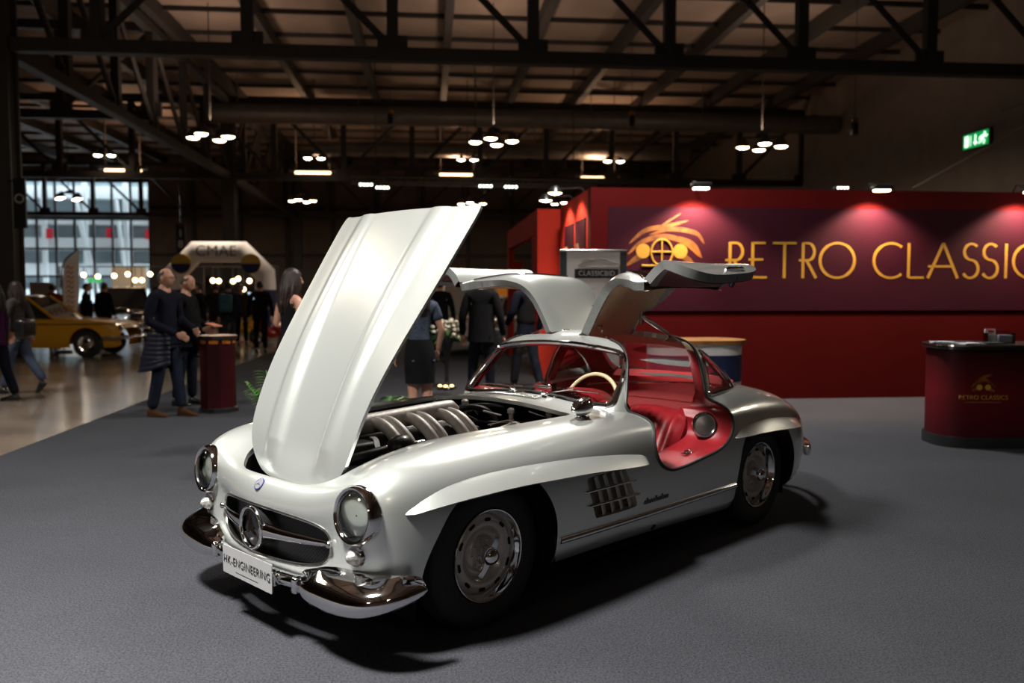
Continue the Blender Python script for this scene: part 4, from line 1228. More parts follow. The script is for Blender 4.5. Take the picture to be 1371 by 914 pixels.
# lamp clusters: four bell lamps under a frame on a long cable
def lamp_cluster(label, loc, ztop=11.3, r=.25, glow=BULB, w=.45, group='four-lamp clusters hung from the hall roof'):
    t = thing('lamp_cluster', label, 'ceiling lamp', loc, PSI + .55, group)
    mb = MB(); mb.tube([(0, 0, .35), (0, 0, ztop - loc[2])], .018, 6); mb.build('cable', IRON, t)
    mb = MB(); mb.tube([(-w, -w, .33), (w, w, .33)], .03, 6); mb.tube([(-w, w, .33), (w, -w, .33)], .03, 6); mb.rbox((0, 0, .4), (.3, .3, .12), .02); mb.build('lamp_frame', IRON, t)
    for a in range(4):
        x, y = w * (1 if a in (0, 3) else -1), w * (1 if a < 2 else -1)
        mb = MB(); mb.lathe([(.05, .36), (.10, .28), (.17, .16), (r, 0), (r - .02, 0), (.15, .15), (0, .24)], (x, y, 0), n=20); sh = mb.build('lamp_shade', IRON, t)
        mb = MB(); mb.lathe([(r - .03, .015), (r * .6, -.035), (0, -.05)], (x, y, 0), n=20); mb.build('lamp_lens', glow, sh)
    return t
CL = []
for i, (px, py) in enumerate(((282, 184), (661, 190), (1020, 197))):
    CL.append(lamp_cluster(('four-lamp cluster hanging highest on the left, above the inflatable arch', 'four-lamp cluster hanging above the tip of the raised bonnet', 'four-lamp cluster hanging at the right, above the red booth wall')[i], at(px, py, 29.5)))
for i, (px, py) in enumerate(((92, 266), (405, 269), (632, 273), (757, 273))):
    lamp_cluster(('far lamp cluster seen in front of the tall hall window', 'far lamp cluster left of the raised bonnet', 'far lamp cluster just behind the bonnet tip', 'far lamp cluster beside the top of the red booth')[i], at(px, py, 50))
for i, (px, py) in enumerate(((140, 208), (421, 212), (626, 214), (822, 216))):
    p = at(px, py, 40)
    t = thing('twin_lamp', ('small pair of lamps at far left near the lengthwise girder', 'small pair of lamps high between the left and middle clusters', 'small pair of lamps high just left of the middle cluster', 'small pair of lamps high left of the right cluster')[i], 'ceiling lamp', p, PSI, 'twin lamps under the roof')
    mb = MB(); mb.tube([(0, 0, .2), (0, 0, 11.3 - p.z)], .02, 6); mb.tube([(-.35, 0, .2), (.35, 0, .2)], .03, 6); mb.build('lamp_frame', IRON, t)
    for s in (-1, 1):
        mb = MB(); mb.lathe([(.05, .2), (.12, .12), (.2, 0)], (.3 * s, 0, 0), n=16); sh = mb.build('lamp_shade', IRON, t)
        mb = MB(); mb.lathe([(.19, .0), (.1, -.05), (0, -.07)], (.3 * s, 0, 0), n=16); mb.build('lamp_lens', BULB, sh)
for i, (px, py) in enumerate(((165, 229), (419, 232), (612, 235), (801, 239))):  # glowing strips added in place of warmly lit panels on the roof steel
    p = at(px, py, 47)
    t = thing('glow_strip', ('glowing strip standing in for a lit panel at far left above the tall window', 'glowing strip standing in for a lit panel above the far wall, left of the bonnet', 'glowing strip standing in for a lit panel above the bonnet top', 'glowing strip standing in for a lit panel above the red booth corner')[i], 'ceiling lamp', p, PSI, 'glowing stand-in strips under the roof')
    mb = MB(); mb.box((0, 0, .14), (2.6, .4, .1)); mb.tube([(-.9, 0, .2), (-.9, 0, 11.3 - p.z)], .02, 6); mb.tube([(.9, 0, .2), (.9, 0, 11.3 - p.z)], .02, 6); mb.build('housing', DUCTM, t)
    mb = MB(); mb.rbox((0, 0, .02), (1.9, .3, .16), .04); mb.build('tube', WARM, t)
# unseen clusters above and behind that light this stand
NEAR = [hw(2.3, 10, 6.9), hw(-7.7, 10, 6.9), hw(11.8, 10, 6.9), hw(2.3, -9, 6.9), hw(-7.7, -9, 6.9), hw(-2.6, 2.0, 6.9)]
for i, p in enumerate(NEAR):
    lamp_cluster('four-lamp cluster hanging above this stand, out of the frame overhead', p, glow=BULBN)

# small hooks and sensors hanging from the roof
for i, (px, py, d) in enumerate(((523, 158, 30), (846, 160, 30), (1144, 170, 26))):
    p = at(px, py, d)
    t = thing('chain_hoist', ('small chain hoist hanging in front of the duct, left of centre', 'small chain hoist hanging in front of the duct, right of centre', 'small chain hoist hanging before the grey side wall')[i], 'hoist', p, 0, 'chain hoists under the roof')
    mb = MB(); mb.tube([(0, 0, .2), (0, 0, 11.3 - p.z)], .01, 5); mb.build('chain', IRON, t)
    mb = MB(); mb.rbox((0, 0, -.05), (.2, .2, .38), .04); mb.build('body', ENGB, t)
    mb = MB(); mb.rbox((0, 0, .22), (.16, .16, .14), .03); mb.build('hook_block', mat('dull_orange', (.3, .14, .02), .5), t)

# lighting truss with LED floods, far back
p0, p1 = at(470, 246, 36), at(800, 252, 36.5)
t = thing('lighting_truss', 'slim lattice lighting truss hung level far behind the bonnet', 'truss', (0, 0, 0))
mb = MB()
for dz, dy in ((0, 0), (.3, 0), (.15, .3)): mb.tube([p0 + Vector((0, dy, dz)), p1 + Vector((0, dy, dz))], .03, 6)
n = 24
for i in range(n): mb.tube([p0.lerp(p1, i / n) + Vector((0, 0, .3 * (i % 2))), p0.lerp(p1, (i + 1) / n) + Vector((0, 0, .3 * ((i + 1) % 2)))], .015, 5)
mb.build('lattice', DUCTM, t)
for f in (.1, .5, .9):
    q = p0.lerp(p1, f); mb = MB(); mb.tube([q, (q.x, q.y, 11.3)], .02, 6); mb.build('hanger', IRON, t)
for i, (px, py) in enumerate(((490, 247), (512, 251), (650, 249), (684, 250))):
    p = at(px, py, 35.7)
    t = thing('flood_light', ('LED flood light at the left end of the lighting truss', 'second LED flood light from the left end of the lighting truss', 'third LED flood light on the lighting truss, just left of its middle', 'LED flood light nearest the red booth on the lighting truss')[i], 'flood light', p, .1, 'LED floods on the lighting truss')
    mb = MB(); mb.rbox((0, .08, 0), (.62, .12, .24), .02); mb.tube([(0, .1, 0), (0, .42, .02)], .03, 6); mb.tube([(0, .38, -.3), (0, .38, .5)], .03, 6); mb.build('housing', ENGB, t)
    for k in range(4):
        mb = MB(); mb.ellipsoid((-.22 + .147 * k, .0, 0), (.05, .03, .05), 12, 8); mb.build('led', COOL, t)

# emergency exit sign on the side wall
def exit_sign():
    a, b_ = at(1289.5, 192.5, 30.6), at(1323, 181, 29.2)
    X = 18.98
    c = hw(X, (hy(a) + hy(b_)) / 2 * 1.0, (a.z + b_.z) / 2)
    t = thing('exit_sign', 'green lit emergency exit sign high on the grey side wall', 'exit sign', c, PSI - PI / 2)
    W, H = 1.36, .50
    mb = MB(); mb.rbox((0, .0, 0), (W + .1, .12, H + .1), .02); mb.build('housing', ENGB, t)
    mb = MB(); mb.box((0, -.065, 0), (W, .01, H)); mb.build('panel', mat('exit_green', (.0, .25, .06), .4, emit=(.0, .42, .09), estr=.75), t)
    we = mat('exit_white', (.9, 1, .9), .4, emit=(.75, 1, .8), estr=1.6)
    y = -.075
    mb = MB(); mb.box((-.48, y, 0), (.22, .008, .38)); mb.build('door_symbol', we, t)
    mb = MB(); mb.box((0, y, .03), (.07, .008, .3)); mb.add([(-.10, y, -.06), (.10, y, -.06), (0, y, -.2)], [(0, 2, 1)]); mb.box((0, y, -.1), (.16, .008, .05)); mb.build('arrow', we, t)
    mb = MB(); mb.ellipsoid((.50, y, .16), (.05, .008, .05), 12, 8)
    for q in ([(.76, .10), (.66, -.02)], [(.70, .09), (.56, .06), (.50, -.04)], [(.74, .09), (.86, .02), (.92, .08)], [(.66, -.02), (.78, -.09), (.74, -.21)], [(.66, -.02), (.58, -.12), (.45, -.14)]):
        mb.tube([(x - .28, y, z) for x, z in q], .026, 6)
    mb.build('running_figure', we, t)
    mb = MB(); mb.box((-.26, y, .0), (.03, .008, .36)); mb.build('divider', we, t)
exit_sign()
# dark sign hung on the column
p = at(27, 272, 19.0)
t = thing('hanging_sign', 'narrow black sign with a pale round mark beside the left column', 'sign', p, PSI)
mb = MB(); mb.box((0, 0, 0), (.26, .06, 1.1)); mb.tube([(0, 0, .5), (-.3, .1, .5)], .02, 6); mb.build('panel', ENGB, t)
mb = MB(); mb.tube(circle((0, -.035, .1), .09, 20), .016, 6, closed=True); mb.build('ring_mark', mat('dim_white', (.4, .4, .4), .6), t)
p = at(242, 320, 40)
t = thing('hanging_sign', 'dark vertical sign with two pale characters hung behind the inflatable arch', 'sign', p, PSI)
mb = MB(); mb.box((0, 0, 0), (.42, .06, 1.35)); mb.tube([(0, 0, .6), (0, 0, 11 - p.z)], .015, 6); mb.build('panel', ENGB, t)
tx = text_mesh('1\n8', .5, mat('dim_white', (.4, .4, .4), .6), 'sign_lettering', t, .004); tx.location = (0, -.04, .0)

# ---------------------------------------------------------------- red exhibition booth
BRED = mat('booth_red', (.064, .002, .002), .8, spec=.08, noise=.12, nscale=1.2)
BORG = mat('booth_bright_red', (.42, .028, .016), .8, spec=.08, noise=.1, nscale=1.0)
PURP = mat('banner_plum', (.032, .004, .010), .75, spec=.1, noise=.25, nscale=.5)
GOLD = mat('banner_gold', (.36, .19, .022), .5, emit=(.62, .33, .02), estr=.015)
GOLD2 = mat('banner_gold_soft', (.28, .085, .008), .6, noise=.75, nscale=5)
YB = 11.48; XB = 2.18; ZT = 2.93
bt = thing('booth_wall', 'tall red exhibition booth wall with a plum banner and gold lettering', 'booth wall', hw(XB, YB), PSI)
mb = MB(); mb.box((4.6, .10, ZT / 2), (9.2, .2, ZT)); mb.build('front_wall', BRED, bt)
mb = MB(); mb.box((.06, 1.45, ZT / 2), (.12, 2.5, ZT)); mb.build('return_wall', BORG, bt)
bx0 = .24; bz0, bz1 = 1.25, 2.67
mb = MB(); mb.box(((bx0 + 9.2) / 2, -.008, (bz0 + bz1) / 2), (9.2 - bx0, .016, bz1 - bz0)); banner = mb.build('banner', PURP, bt)
def b_at(px, py):
    """booth-local x, z of a pixel on the banner plane"""
    o = at(px, py, 1.0); d = o - Vector((0, 0, CAM_H))
    dX, dY = hx(d), hy(d); k = (YB - .02) / dY
    return dX * k - XB, CAM_H + d.z * k
def stroke_letter(ch, x0, x1, z0, z1, parent, name='letter', w=.020, y=-.020, m=None):
    W, H = x1 - x0, z1 - z0
    def P(u, v): return (x0 + u * W, z0 + v * H)
    arc = lambda cx, cy, rx, ry, a, b, n=28: [(cx + rx * math.cos(math.radians(a + (b - a) * k / n)), cy + ry * math.sin(math.radians(a + (b - a) * k / n))) for k in range(n + 1)]
    S = {'R': [[(.22, 0), (.22, 1)], [(.22, .98)] + arc(.50, .74, .36, .24, 90, -90, 16) + [(-.02, .50)], [(.42, .50), (.98, 0)]],
         'E': [[(.2, 0), (.2, 1)], [(.2, .98), (.85, .98)], [(-.02, .52), (.75, .52)], [(.2, .02), (.95, .02)]],
         'T': [[(.5, 0), (.5, 1)], [(0, .98), (1, .98)]],
         'O': [arc(.5, .5, .49, .49, 0, 360, 40)],
         'C': [arc(.62, .5, .60, .49, 52, 308, 34)],
         'L': [[(.1, 1), (.1, .02)], [(.1, .02), (.95, .02)]],
         'A': [[(0, 0), (.5, 1)], [(.5, 1), (1, 0)], [(.0, .34), (.80, .34)]],
         'S': [arc(.52, .76, .40, .23, 40, 270, 18) + arc(.48, .27, .44, .26, 90, -150, 20)],
         'I': [[(.5, 0), (.5, 1)]]}[ch]
    mb = MB()
    for pl_ in S:
        q = [P(u, v) for u, v in pl_]
        L_, R_ = [], []
        for i, (a, b) in enumerate(q):
            pa, pb = q[max(i - 1, 0)], q[min(i + 1, len(q) - 1)]
            t = Vector((pb[0] - pa[0], pb[1] - pa[1])).normalized(); nn = Vector((-t.y, t.x)) * w * (1.0 if abs(t.y) > .5 else .75)
            L_.append((a + nn.x, b + nn.y)); R_.append((a - nn.x, b - nn.y))
        vs = [(a, y, b) for a, b in L_] + [(a, y, b) for a, b in R_] + [(a, 0, b) for a, b in L_] + [(a, 0, b) for a, b in R_]
        n = len(q); fs = []
        for i in range(n - 1):
            fs += [(i, n + i, n + i + 1, i + 1), (i, i + 1, 2 * n + i + 1, 2 * n + i), (n + i, 3 * n + i, 3 * n + i + 1, n + i + 1)]
        mb.add(vs, fs, True)
    return mb.build(name, m or GOLD, parent, fixn=False)
LET = [('R', 972, 997.5), ('E', 1003, 1028), ('T', 1035, 1065.6), ('R', 1070.5, 1093), ('O', 1098, 1144), ('C', 1170, 1207), ('L', 1215, 1238), ('A', 1243.5, 1282), ('S', 1289, 1311), ('S', 1315, 1337), ('I', 1343, 1351), ('C', 1357, 1394), ('S', 1402, 1424)]
for ch, a, b_ in LET:
    x0, z1 = b_at(a, 324); x1, z0 = b_at(b_, 372)
    zz1 = b_at(985, 324)[1]; zz0 = b_at(985, 372)[1]
    stroke_letter(ch, x0, x1, zz0, zz1, bt, m=GOLD)
# the golden motif: lamps, grille and sweeping strokes
ex, ez = b_at(888, 336)
def disc(mb, x, z, r, y, n=24, rz=None): mb.add([(x + r * math.cos(2 * PI * k / n), y, z + (rz or r) * math.sin(2 * PI * k / n)) for k in range(n)], [tuple(range(n - 1, -1, -1))])
def ribbon(mb, pts, w, y):
    c = crv(pts, 8); n = len(c); L_, R_ = [], []
    for i in range(n):
        t = (Vector(c[min(i + 1, n - 1)]) - Vector(c[max(i - 1, 0)])).normalized(); k = math.sin(PI * i / (n - 1)) ** .6 * w + .002
        L_.append((c[i][0] - t.y * k, y, c[i][1] + t.x * k)); R_.append((c[i][0] + t.y * k, y, c[i][1] - t.x * k))
    mb.add(L_ + R_, [(i, n + i, n + i + 1, i + 1) for i in range(n - 1)])
mb = MB()
for q, w in (([(-.50, -.05), (-.30, .12), (0, .2), (.30, .12), (.52, -.08)], .035), ([(-.48, .10), (-.25, .28), (.05, .34), (.35, .42)], .03), ([(-.2, .22), (.1, .30), (.45, .25), (.58, .10)], .03), ([(-.52, -.20), (-.3, -.06), (-.1, -.02)], .04), ([(.1, -.02), (.3, -.08), (.5, -.26)], .04), ([(.2, .2), (.42, .1), (.55, -.1)], .025), ([(-.1, .3), (.25, .52)], .012)):
    ribbon(mb, [(ex + a, ez + b) for a, b in q], w, -.018)
em = mb.build('motif_strokes', GOLD2, bt)
mb = MB(); disc(mb, ex - .28, ez, .10, -.020); mb.build('motif_lamp', GOLD, bt)
mb = MB(); disc(mb, ex + .24, ez, .10, -.020); mb.build('motif_lamp', GOLD, bt)
mb = MB()
gp = [(ex - .02 + .15 * math.cos(a), ez - .02 + .18 * math.sin(a)) for a in np.linspace(0, 2 * PI, 33)]
for a, b in zip(gp[:-1], gp[1:]): mb.tube([(a[0], -.022, a[1]), (b[0], -.022, b[1])], .014, 6)
mb.tube([(ex - .02, -.022, ez - .2), (ex - .02, -.022, ez + .16)], .012, 6); mb.tube([(ex - .17, -.022, ez - .01), (ex + .13, -.022, ez - .01)], .012, 6); mb.tube([(ex - .3, -.022, ez - .2), (ex + .26, -.022, ez - .2)], .014, 6)
mb.build('motif_grille', GOLD, bt)
# posters on the return wall
for yy in (.75, 1.75):
    mb = MB(); mb.box((-.008, yy, 1.6), (.016, .8, 1.9)); mb.build('poster', PURP, bt)
    mb = MB(); mb.tube([(-.02, yy - .2, 1.2), (-.02, yy - .05, 1.8), (-.02, yy + .15, 2.2)], .05, 6); mb.build('poster_motif', GOLD2, bt)
# portal block behind
pb = thing('booth_portal', 'bright red portal block with a walk-through opening behind the booth wall', 'booth wall', hw(1.84, 14.55), PSI)
mb = MB(); mb.box((.55, .15, ZT / 2), (1.1, .3, ZT)); mb.build('front_face', BORG, pb)
mb = MB(); mb.box((.06, 3.0, 2.72), (.12, 5.4, .42)); mb.box((.06, 5.5, 1.25), (.12, .4, 2.5)); mb.box((.06, .55, 1.25), (.12, .5, 2.5)); mb.build('side_frame', BORG, pb)
mb = MB(); mb.box((.9, 3.0, 1.3), (.1, 5.4, 2.6)); mb.build('inner_wall', BRED, pb)
mb = MB(); mb.box((.84, 2.4, 1.7), (.02, .9, 1.4)); mb.build('inner_poster', mat('poster_orange', (.5, .15, .02), .5, emit=(.6, .2, .02), estr=.3), pb)
mb = MB(); mb.box((.84, 1.2, 2.0), (.02, .8, .5)); mb.build('inner_screen', mat('screen_lilac', (.3, .25, .5), .3, emit=(.55, .45, .8), estr=.7), pb)

# spotlights on arms along the top of the booth
SPOTS = []
for i, px in enumerate((929, 1165, 1362)):
    x, z = b_at(px, 254)
    wp = hw(XB + x, YB - .33, ZT - .05)
    t = thing('arm_spotlight', ('spotlight on an arm above the golden motif', 'spotlight on an arm above the middle of the lettering', 'spotlight on an arm at the right end of the frame')[i], 'spotlight', wp, PSI, 'arm spotlights on the booth top')
    mb = MB(); mb.tube([(0, .40, .06), (0, .33, .15), (0, .05, .08)], .012, 6); mb.build('arm', ENGB, t)
    mb = MB(); mb.rbox((0, .0, .055), (.26, .16, .07), .015); mb.build('lamp_head', ENGB, t)
    mb = MB(); mb.rbox((0, .0, .012), (.20, .11, .03), .008); mb.build('lamp_lens', mat('spot_glow', (1, .9, .7), .5, emit=(1, .78, .5), estr=14), t)
    SPOTS.append(hw(XB + x, YB - .33, ZT - .09))
x, z = b_at(897, 250)
t = thing('led_bar', 'small LED bar with four beads on the booth top beside the first spotlight', 'flood light', hw(XB + b_at(1132, 250)[0], YB + .1, ZT + .04), PSI)
mb = MB(); mb.rbox((0, 0, 0), (.22, .08, .06), .01); mb.build('housing', ENGB, t)
for k in range(4): 
    mb = MB(); mb.ellipsoid((-.07 + .047 * k, -.045, 0), (.016, .012, .016), 8, 6); mb.build('led', COOL, t)
for i, yy in enumerate((.75, 1.75)):
    wp = hw(XB - .38, YB + yy, ZT + .0)
    t = thing('arm_spotlight', ('spotlight over the front poster on the booth return wall', 'spotlight over the rear poster on the booth return wall')[i], 'spotlight', wp, PSI, 'arm spotlights on the booth return')
    mb = MB(); mb.tube([(.45, 0, .0), (.38, 0, .08), (.05, 0, .06)], .012, 6); mb.build('arm', ENGB, t)
    mb = MB(); mb.lathe([(.05, .1), (.09, .05), (.11, 0)], n=16); mb.build('lamp_head', ENGB, t)
    mb = MB(); mb.lathe([(.10, 0), (.05, -.02), (0, -.03)], n=16); mb.build('lamp_lens', MATS['spot_glow'], t)
    SPOTS.append(wp + Vector((0, 0, -.05)))

# ---------------------------------------------------------------- counters, podium, roll-up banner
def rounded_rect(w, d, r, n=6):
    out = []
    for cx, cy, a0 in ((w / 2 - r, d / 2 - r, 0), (-w / 2 + r, d / 2 - r, 90), (-w / 2 + r, -d / 2 + r, 180), (w / 2 - r, -d / 2 + r, 270)):
        for k in range(n + 1):
            a = math.radians(a0 + 90 * k / n); out.append((cx + r * math.cos(a), cy + r * math.sin(a)))
    return out
def slab(mb, w, d, r, z0, z1, n=6, dx=0):
    mb.prism([(x + dx, y) for x, y in rounded_rect(w, d, r, n)], z1 - z0, Matrix.Translation((0, 0, z0)))
WOOD = mat('counter_wood', (.30, .13, .035), .4, noise=.4, nscale=6)
GRAD = bpy.data.materials.new('counter_print'); GRAD.use_nodes = True; MATS['counter_print'] = GRAD
def _grad():
    nt = GRAD.node_tree; b = nt.nodes['Principled BSDF']; tc = nt.nodes.new('ShaderNodeTexCoord'); sx = nt.nodes.new('ShaderNodeSeparateXYZ'); r = nt.nodes.new('ShaderNodeValToRGB')
    nt.links.new(tc.outputs['Object'], sx.inputs[0]); nt.links.new(sx.outputs['Z'], r.inputs['Fac']); nt.links.new(r.outputs['Color'], b.inputs['Base Color'])
    e = r.color_ramp.elements; e[0].position = .08; e[0].color = (.035, .002, .005, 1); e[1].position = .95; e[1].color = (.025, .003, .004, 1)
    k = e.new(.55); k.color = (.10, .005, .008, 1); b.inputs['Roughness'].default_value = .5; b.inputs['Specular IOR Level'].default_value = .15
_grad()
c = at(1003, 457, 8.5)
ct = thing('information_counter', 'white counter with navy stripe and wooden top behind the car', 'counter', (c.x - .50, 8.75, 0.008), PSI * .5)
hgt = 1.02
mb = MB(); slab(mb, .96, .60, .28, 0, hgt - .04, 10); mb.build('counter_body', mat('counter_white', (.62, .60, .60), .5, noise=.05), ct)
mb = MB(); slab(mb, .968, .608, .283, .60, .87, 10); mb.build('navy_stripe', mat('navy_print', (.012, .018, .06), .5), ct)
mb = MB(); slab(mb, 1.04, .68, .30, hgt - .04, hgt, 10); mb.build('counter_top', WOOD, ct)

c = at(1264, 462, 8.15)
ct = thing('reception_counter', 'dark red reception counter with black top, plinth and gold lettering', 'counter', (c.x + .66, 8.42, 0.008), -.03)
mb = MB(); slab(mb, 1.26, .60, .22, .09, .955, 8); mb.build('counter_body', GRAD, ct)
mb = MB(); slab(mb, 1.30, .64, .23, 0, .105, 8); mb.build('plinth', ENGB, ct)
mb = MB(); slab(mb, 1.34, .68, .25, .955, 1.0, 8); mb.build('counter_top', ENGB, ct)
mb = MB(); slab(mb, 1.35, .69, .255, .985, .995, 8); mb.build('top_edging', CHROME, ct)
lx = at(1316, 532, 8.12); 
tx = text_mesh('RETRO CLASSICS', .062, GOLD, 'counter_lettering', ct, .002, sx=1.0, offset=-.0006)
tx.location = (-.27, -.302, .49)
mb = MB(); mb.box((-.27, -.302, .445), (.34, .003, .010)); mb.build('lettering_line', GOLD2, ct)
mb = MB()
for q, w in (([(-.12, 0), (-.05, .06), (.02, .07), (.12, .0)], .016), ([(-.10, .03), (0, .10), (.08, .12)], .012), ([(-.11, -.03), (-.03, .0)], .014), ([(.02, .0), (.11, -.04)], .014)): ribbon(mb, [(-.27 + a, .59 + b) for a, b in q], w, -.3025)
mb.build('counter_motif', GOLD2, ct)
mb = MB(); disc(mb, -.31, .59, .028, -.3035); disc(mb, -.23, .59, .028, -.3035); mb.build('motif_lamp', GOLD, ct)
tp = 1.008
PAPER = mat('leaflet_paper', (.55, .56, .60), .5, noise=.2, nscale=30)
base = Vector((c.x + .66, 8.42, tp))
for k, (dx, dy, rz, m_) in enumerate(((-.38, -.20, .2, PAPER), (-.30, .06, -.1, mat('leaflet_dark', (.05, .05, .06), .4)), (-.13, -.14, .1, mat('leaflet_dark', (.05, .05, .06), .4)), (-.53, .02, -.3, PAPER))):
    mb = MB()
    for q in range(4): mb.box((0, 0, .002 + q * .0035), (.21, .148, .0032), rz=.03 * q)
    o = mb.build('leaflet_stack', m_); o.location = base + Vector((dx, dy, 0)); o.rotation_euler = (0, 0, rz)
    tag(o, ('pale leaflet stack on the counter front corner', 'dark leaflet stack behind the pale ones on the counter', 'dark leaflet stack nearest the clear brochure holder', 'pale leaflet stack at the left end of the reception counter')[k], 'leaflets', 'leaflets on the reception counter')
t = thing('brochure_holder', 'clear acrylic brochure holder with cards on the reception counter', 'brochure holder', base + Vector((.02, .0, 0)), -.1)
acr = glass_mat('acrylic', (.82, .84, .86), 1.5)
mb = MB(); mb.box((0, 0, .004), (.26, .12, .008)); mb.box((0, .055, .06), (.26, .004, .12)); mb.box((0, -.055, .04), (.26, .004, .08)); mb.box((-.128, 0, .05), (.004, .11, .1)); mb.box((.128, 0, .05), (.004, .11, .1)); mb.build('acrylic_box', acr, t)
mb = MB(); mb.box((-.07, .03, .075), (.10, .012, .13), rx=-.15); mb.build('card_pack', mat('card_white', (.7, .7, .72), .5), t)
mb = MB(); mb.box((-.07, .022, .115), (.05, .012, .02), rx=-.15); mb.build('card_print', mat('card_red', (.5, .04, .04), .5), t)
mb = MB(); mb.box((.06, .02, .045), (.12, .05, .07)); mb.build('card_pack', mat('card_grey', (.35, .36, .42), .5), t)

# dark red podium beside the two men
p = at(293, 552, 10.67)
t = thing('bar_podium', 'slim dark red podium with black top and orange band beside the men', 'podium', (p.x, p.y, .008), PSI)
mb = MB(); mb.prism([(.215 * math.cos(math.radians(22.5 + 45 * k)), .215 * math.sin(math.radians(22.5 + 45 * k))) for k in range(8)], .86, Matrix.Translation((0, 0, .05))); mb.build('shaft', mat('podium_print', (.035, .003, .005), .5, spec=.15, noise=.4, nscale=2), t)
mb = MB(); mb.lathe([(0, 0), (.245, 0), (.245, .05), (.22, .06), (0, .06)], n=8); mb.build('base', ENGB, t)
mb = MB(); mb.lathe([(0, .86), (.218, .86), (.222, .865), (.222, .905), (0, .905)], n=8); mb.build('orange_band', mat('band_orange', (.55, .17, .02), .4), t)
mb = MB(); mb.lathe([(0, .905), (.23, .905), (.25, .92), (.25, .955), (0, .96)], n=8); mb.build('top', ENGB, t)
mb = MB(); mb.lathe([(.248, .948), (.25, .962), (.2, .964), (0, .964)], n=8); mb.build('top_plate', mat('plate_tan', (.35, .22, .14), .4), t)

# roll-up banner
p0, p1 = at(750, 336, 10.1), at(838, 337, 10.3)
t = thing('roll_up_banner', 'grey roll-up banner with black title strip standing before the booth', 'banner', ((p0.x + p1.x) / 2, 10.2, .008), .1)
Wb = p1.x - p0.x; Hb = p0.z
mb = MB(); mb.box((0, 0, Hb / 2), (Wb, .012, Hb - .03)); mb.build('print', mat('banner_grey', (.85, .84, .85), .6, noise=.06), t)
for s in (-1, 1):
    mb = MB(); mb.box((s * (Wb / 2 - .04), -.008, Hb / 2), (.08, .006, Hb - .03)); mb.build('side_border', mat('border_dark', (.05, .055, .065), .6), t)
mb = MB(); mb.rbox((0, 0, Hb), (Wb + .02, .03, .03), .008); mb.build('top_rail', STEEL, t)
mb = MB(); mb.rbox((0, 0, .045), (Wb + .04, .18, .09), .02); mb.build('base', STEEL, t)
mb = MB(); mb.tube([(0, .02, .08), (0, .02, Hb)], .012, 8); mb.build('pole', STEEL, t)
zs = at(790, 367, 10.2).z
mb = MB(); mb.box((.04, -.008, zs), (Wb * .66, .006, .11)); mb.build('title_strip', INK, t)
tx = text_mesh('CLASSICBID', .085, mat('title_white', (.6, .6, .6), .5), 'title_lettering', t, .001, sx=.95, offset=-.0006, spacing=1.05); tx.location = (.04, -.0125, zs)
mb = MB()
for q in ([(-.18, .10), (-.12, .13), (-.03, .14), (.05, .18), (.14, .17), (.2, .14), (.3, .12), (.32, .09)], [(-.18, .09), (-.05, .085), (.32, .08)], [(-.14, .155), (-.1, .17), (0, .15)]): mb.tube([(a, -.009, zs + b) for a, b in q], .004, 5)
mb.build('car_sketch', mat('sketch_grey', (.2, .2, .2), .6), t)
# ---------------------------------------------------------------- people
def skin_mesh(nodes, edges, sub=2, root=0):
    """grow a surface along connected joints (Skin + Subdivision), return vertices and faces"""
    me = bpy.data.meshes.new('tmp'); me.from_pydata([n[:3] for n in nodes], edges, [])
    o = bpy.data.objects.new('tmp', me); COL.objects.link(o)
    m = o.modifiers.new('s', 'SKIN'); m.use_smooth_shade = True; m.branch_smoothing = .6
    for i, n in enumerate(nodes):
        r = n[3]; r = r if hasattr(r, '__len__') else (r, r)
        me.skin_vertices[0].data[i].radius = r
        me.skin_vertices[0].data[i].use_root = (i == root)
    s = o.modifiers.new('d', 'SUBSURF'); s.levels = sub; s.render_levels = sub
    dg = bpy.context.evaluated_depsgraph_get(); dg.update()
    e = bpy.data.meshes.new_from_object(o.evaluated_get(dg))
    vs = [tuple(v.co) for v in e.vertices]; fs = [tuple(p.vertices) for p in e.polygons]
    COL.objects.unlink(o); bpy.data.objects.remove(o); bpy.data.meshes.remove(me); bpy.data.meshes.remove(e)
    return vs, fs

SKIN = mat('skin', (.48, .25, .17), .5, noise=.08, nscale=12)
HAIRC = {'grey': mat('hair_grey', (.045, .038, .034), .7, noise=.3, nscale=60), 'brown': mat('hair_brown', (.025, .012, .009), .5, noise=.4, nscale=60), 'dark': mat('hair_dark', (.010, .008, .008), .55, noise=.3, nscale=60), 'blond': mat('hair_blond', (.20, .11, .05), .6, noise=.3, nscale=60)}
def cloth(name, c, **k): return mat('cloth_' + name, tuple(v * .75 for v in c), .95, spec=.12, noise=k.get('noise', .2), nscale=k.get('ns', 14), bump=.15, bscale=180)

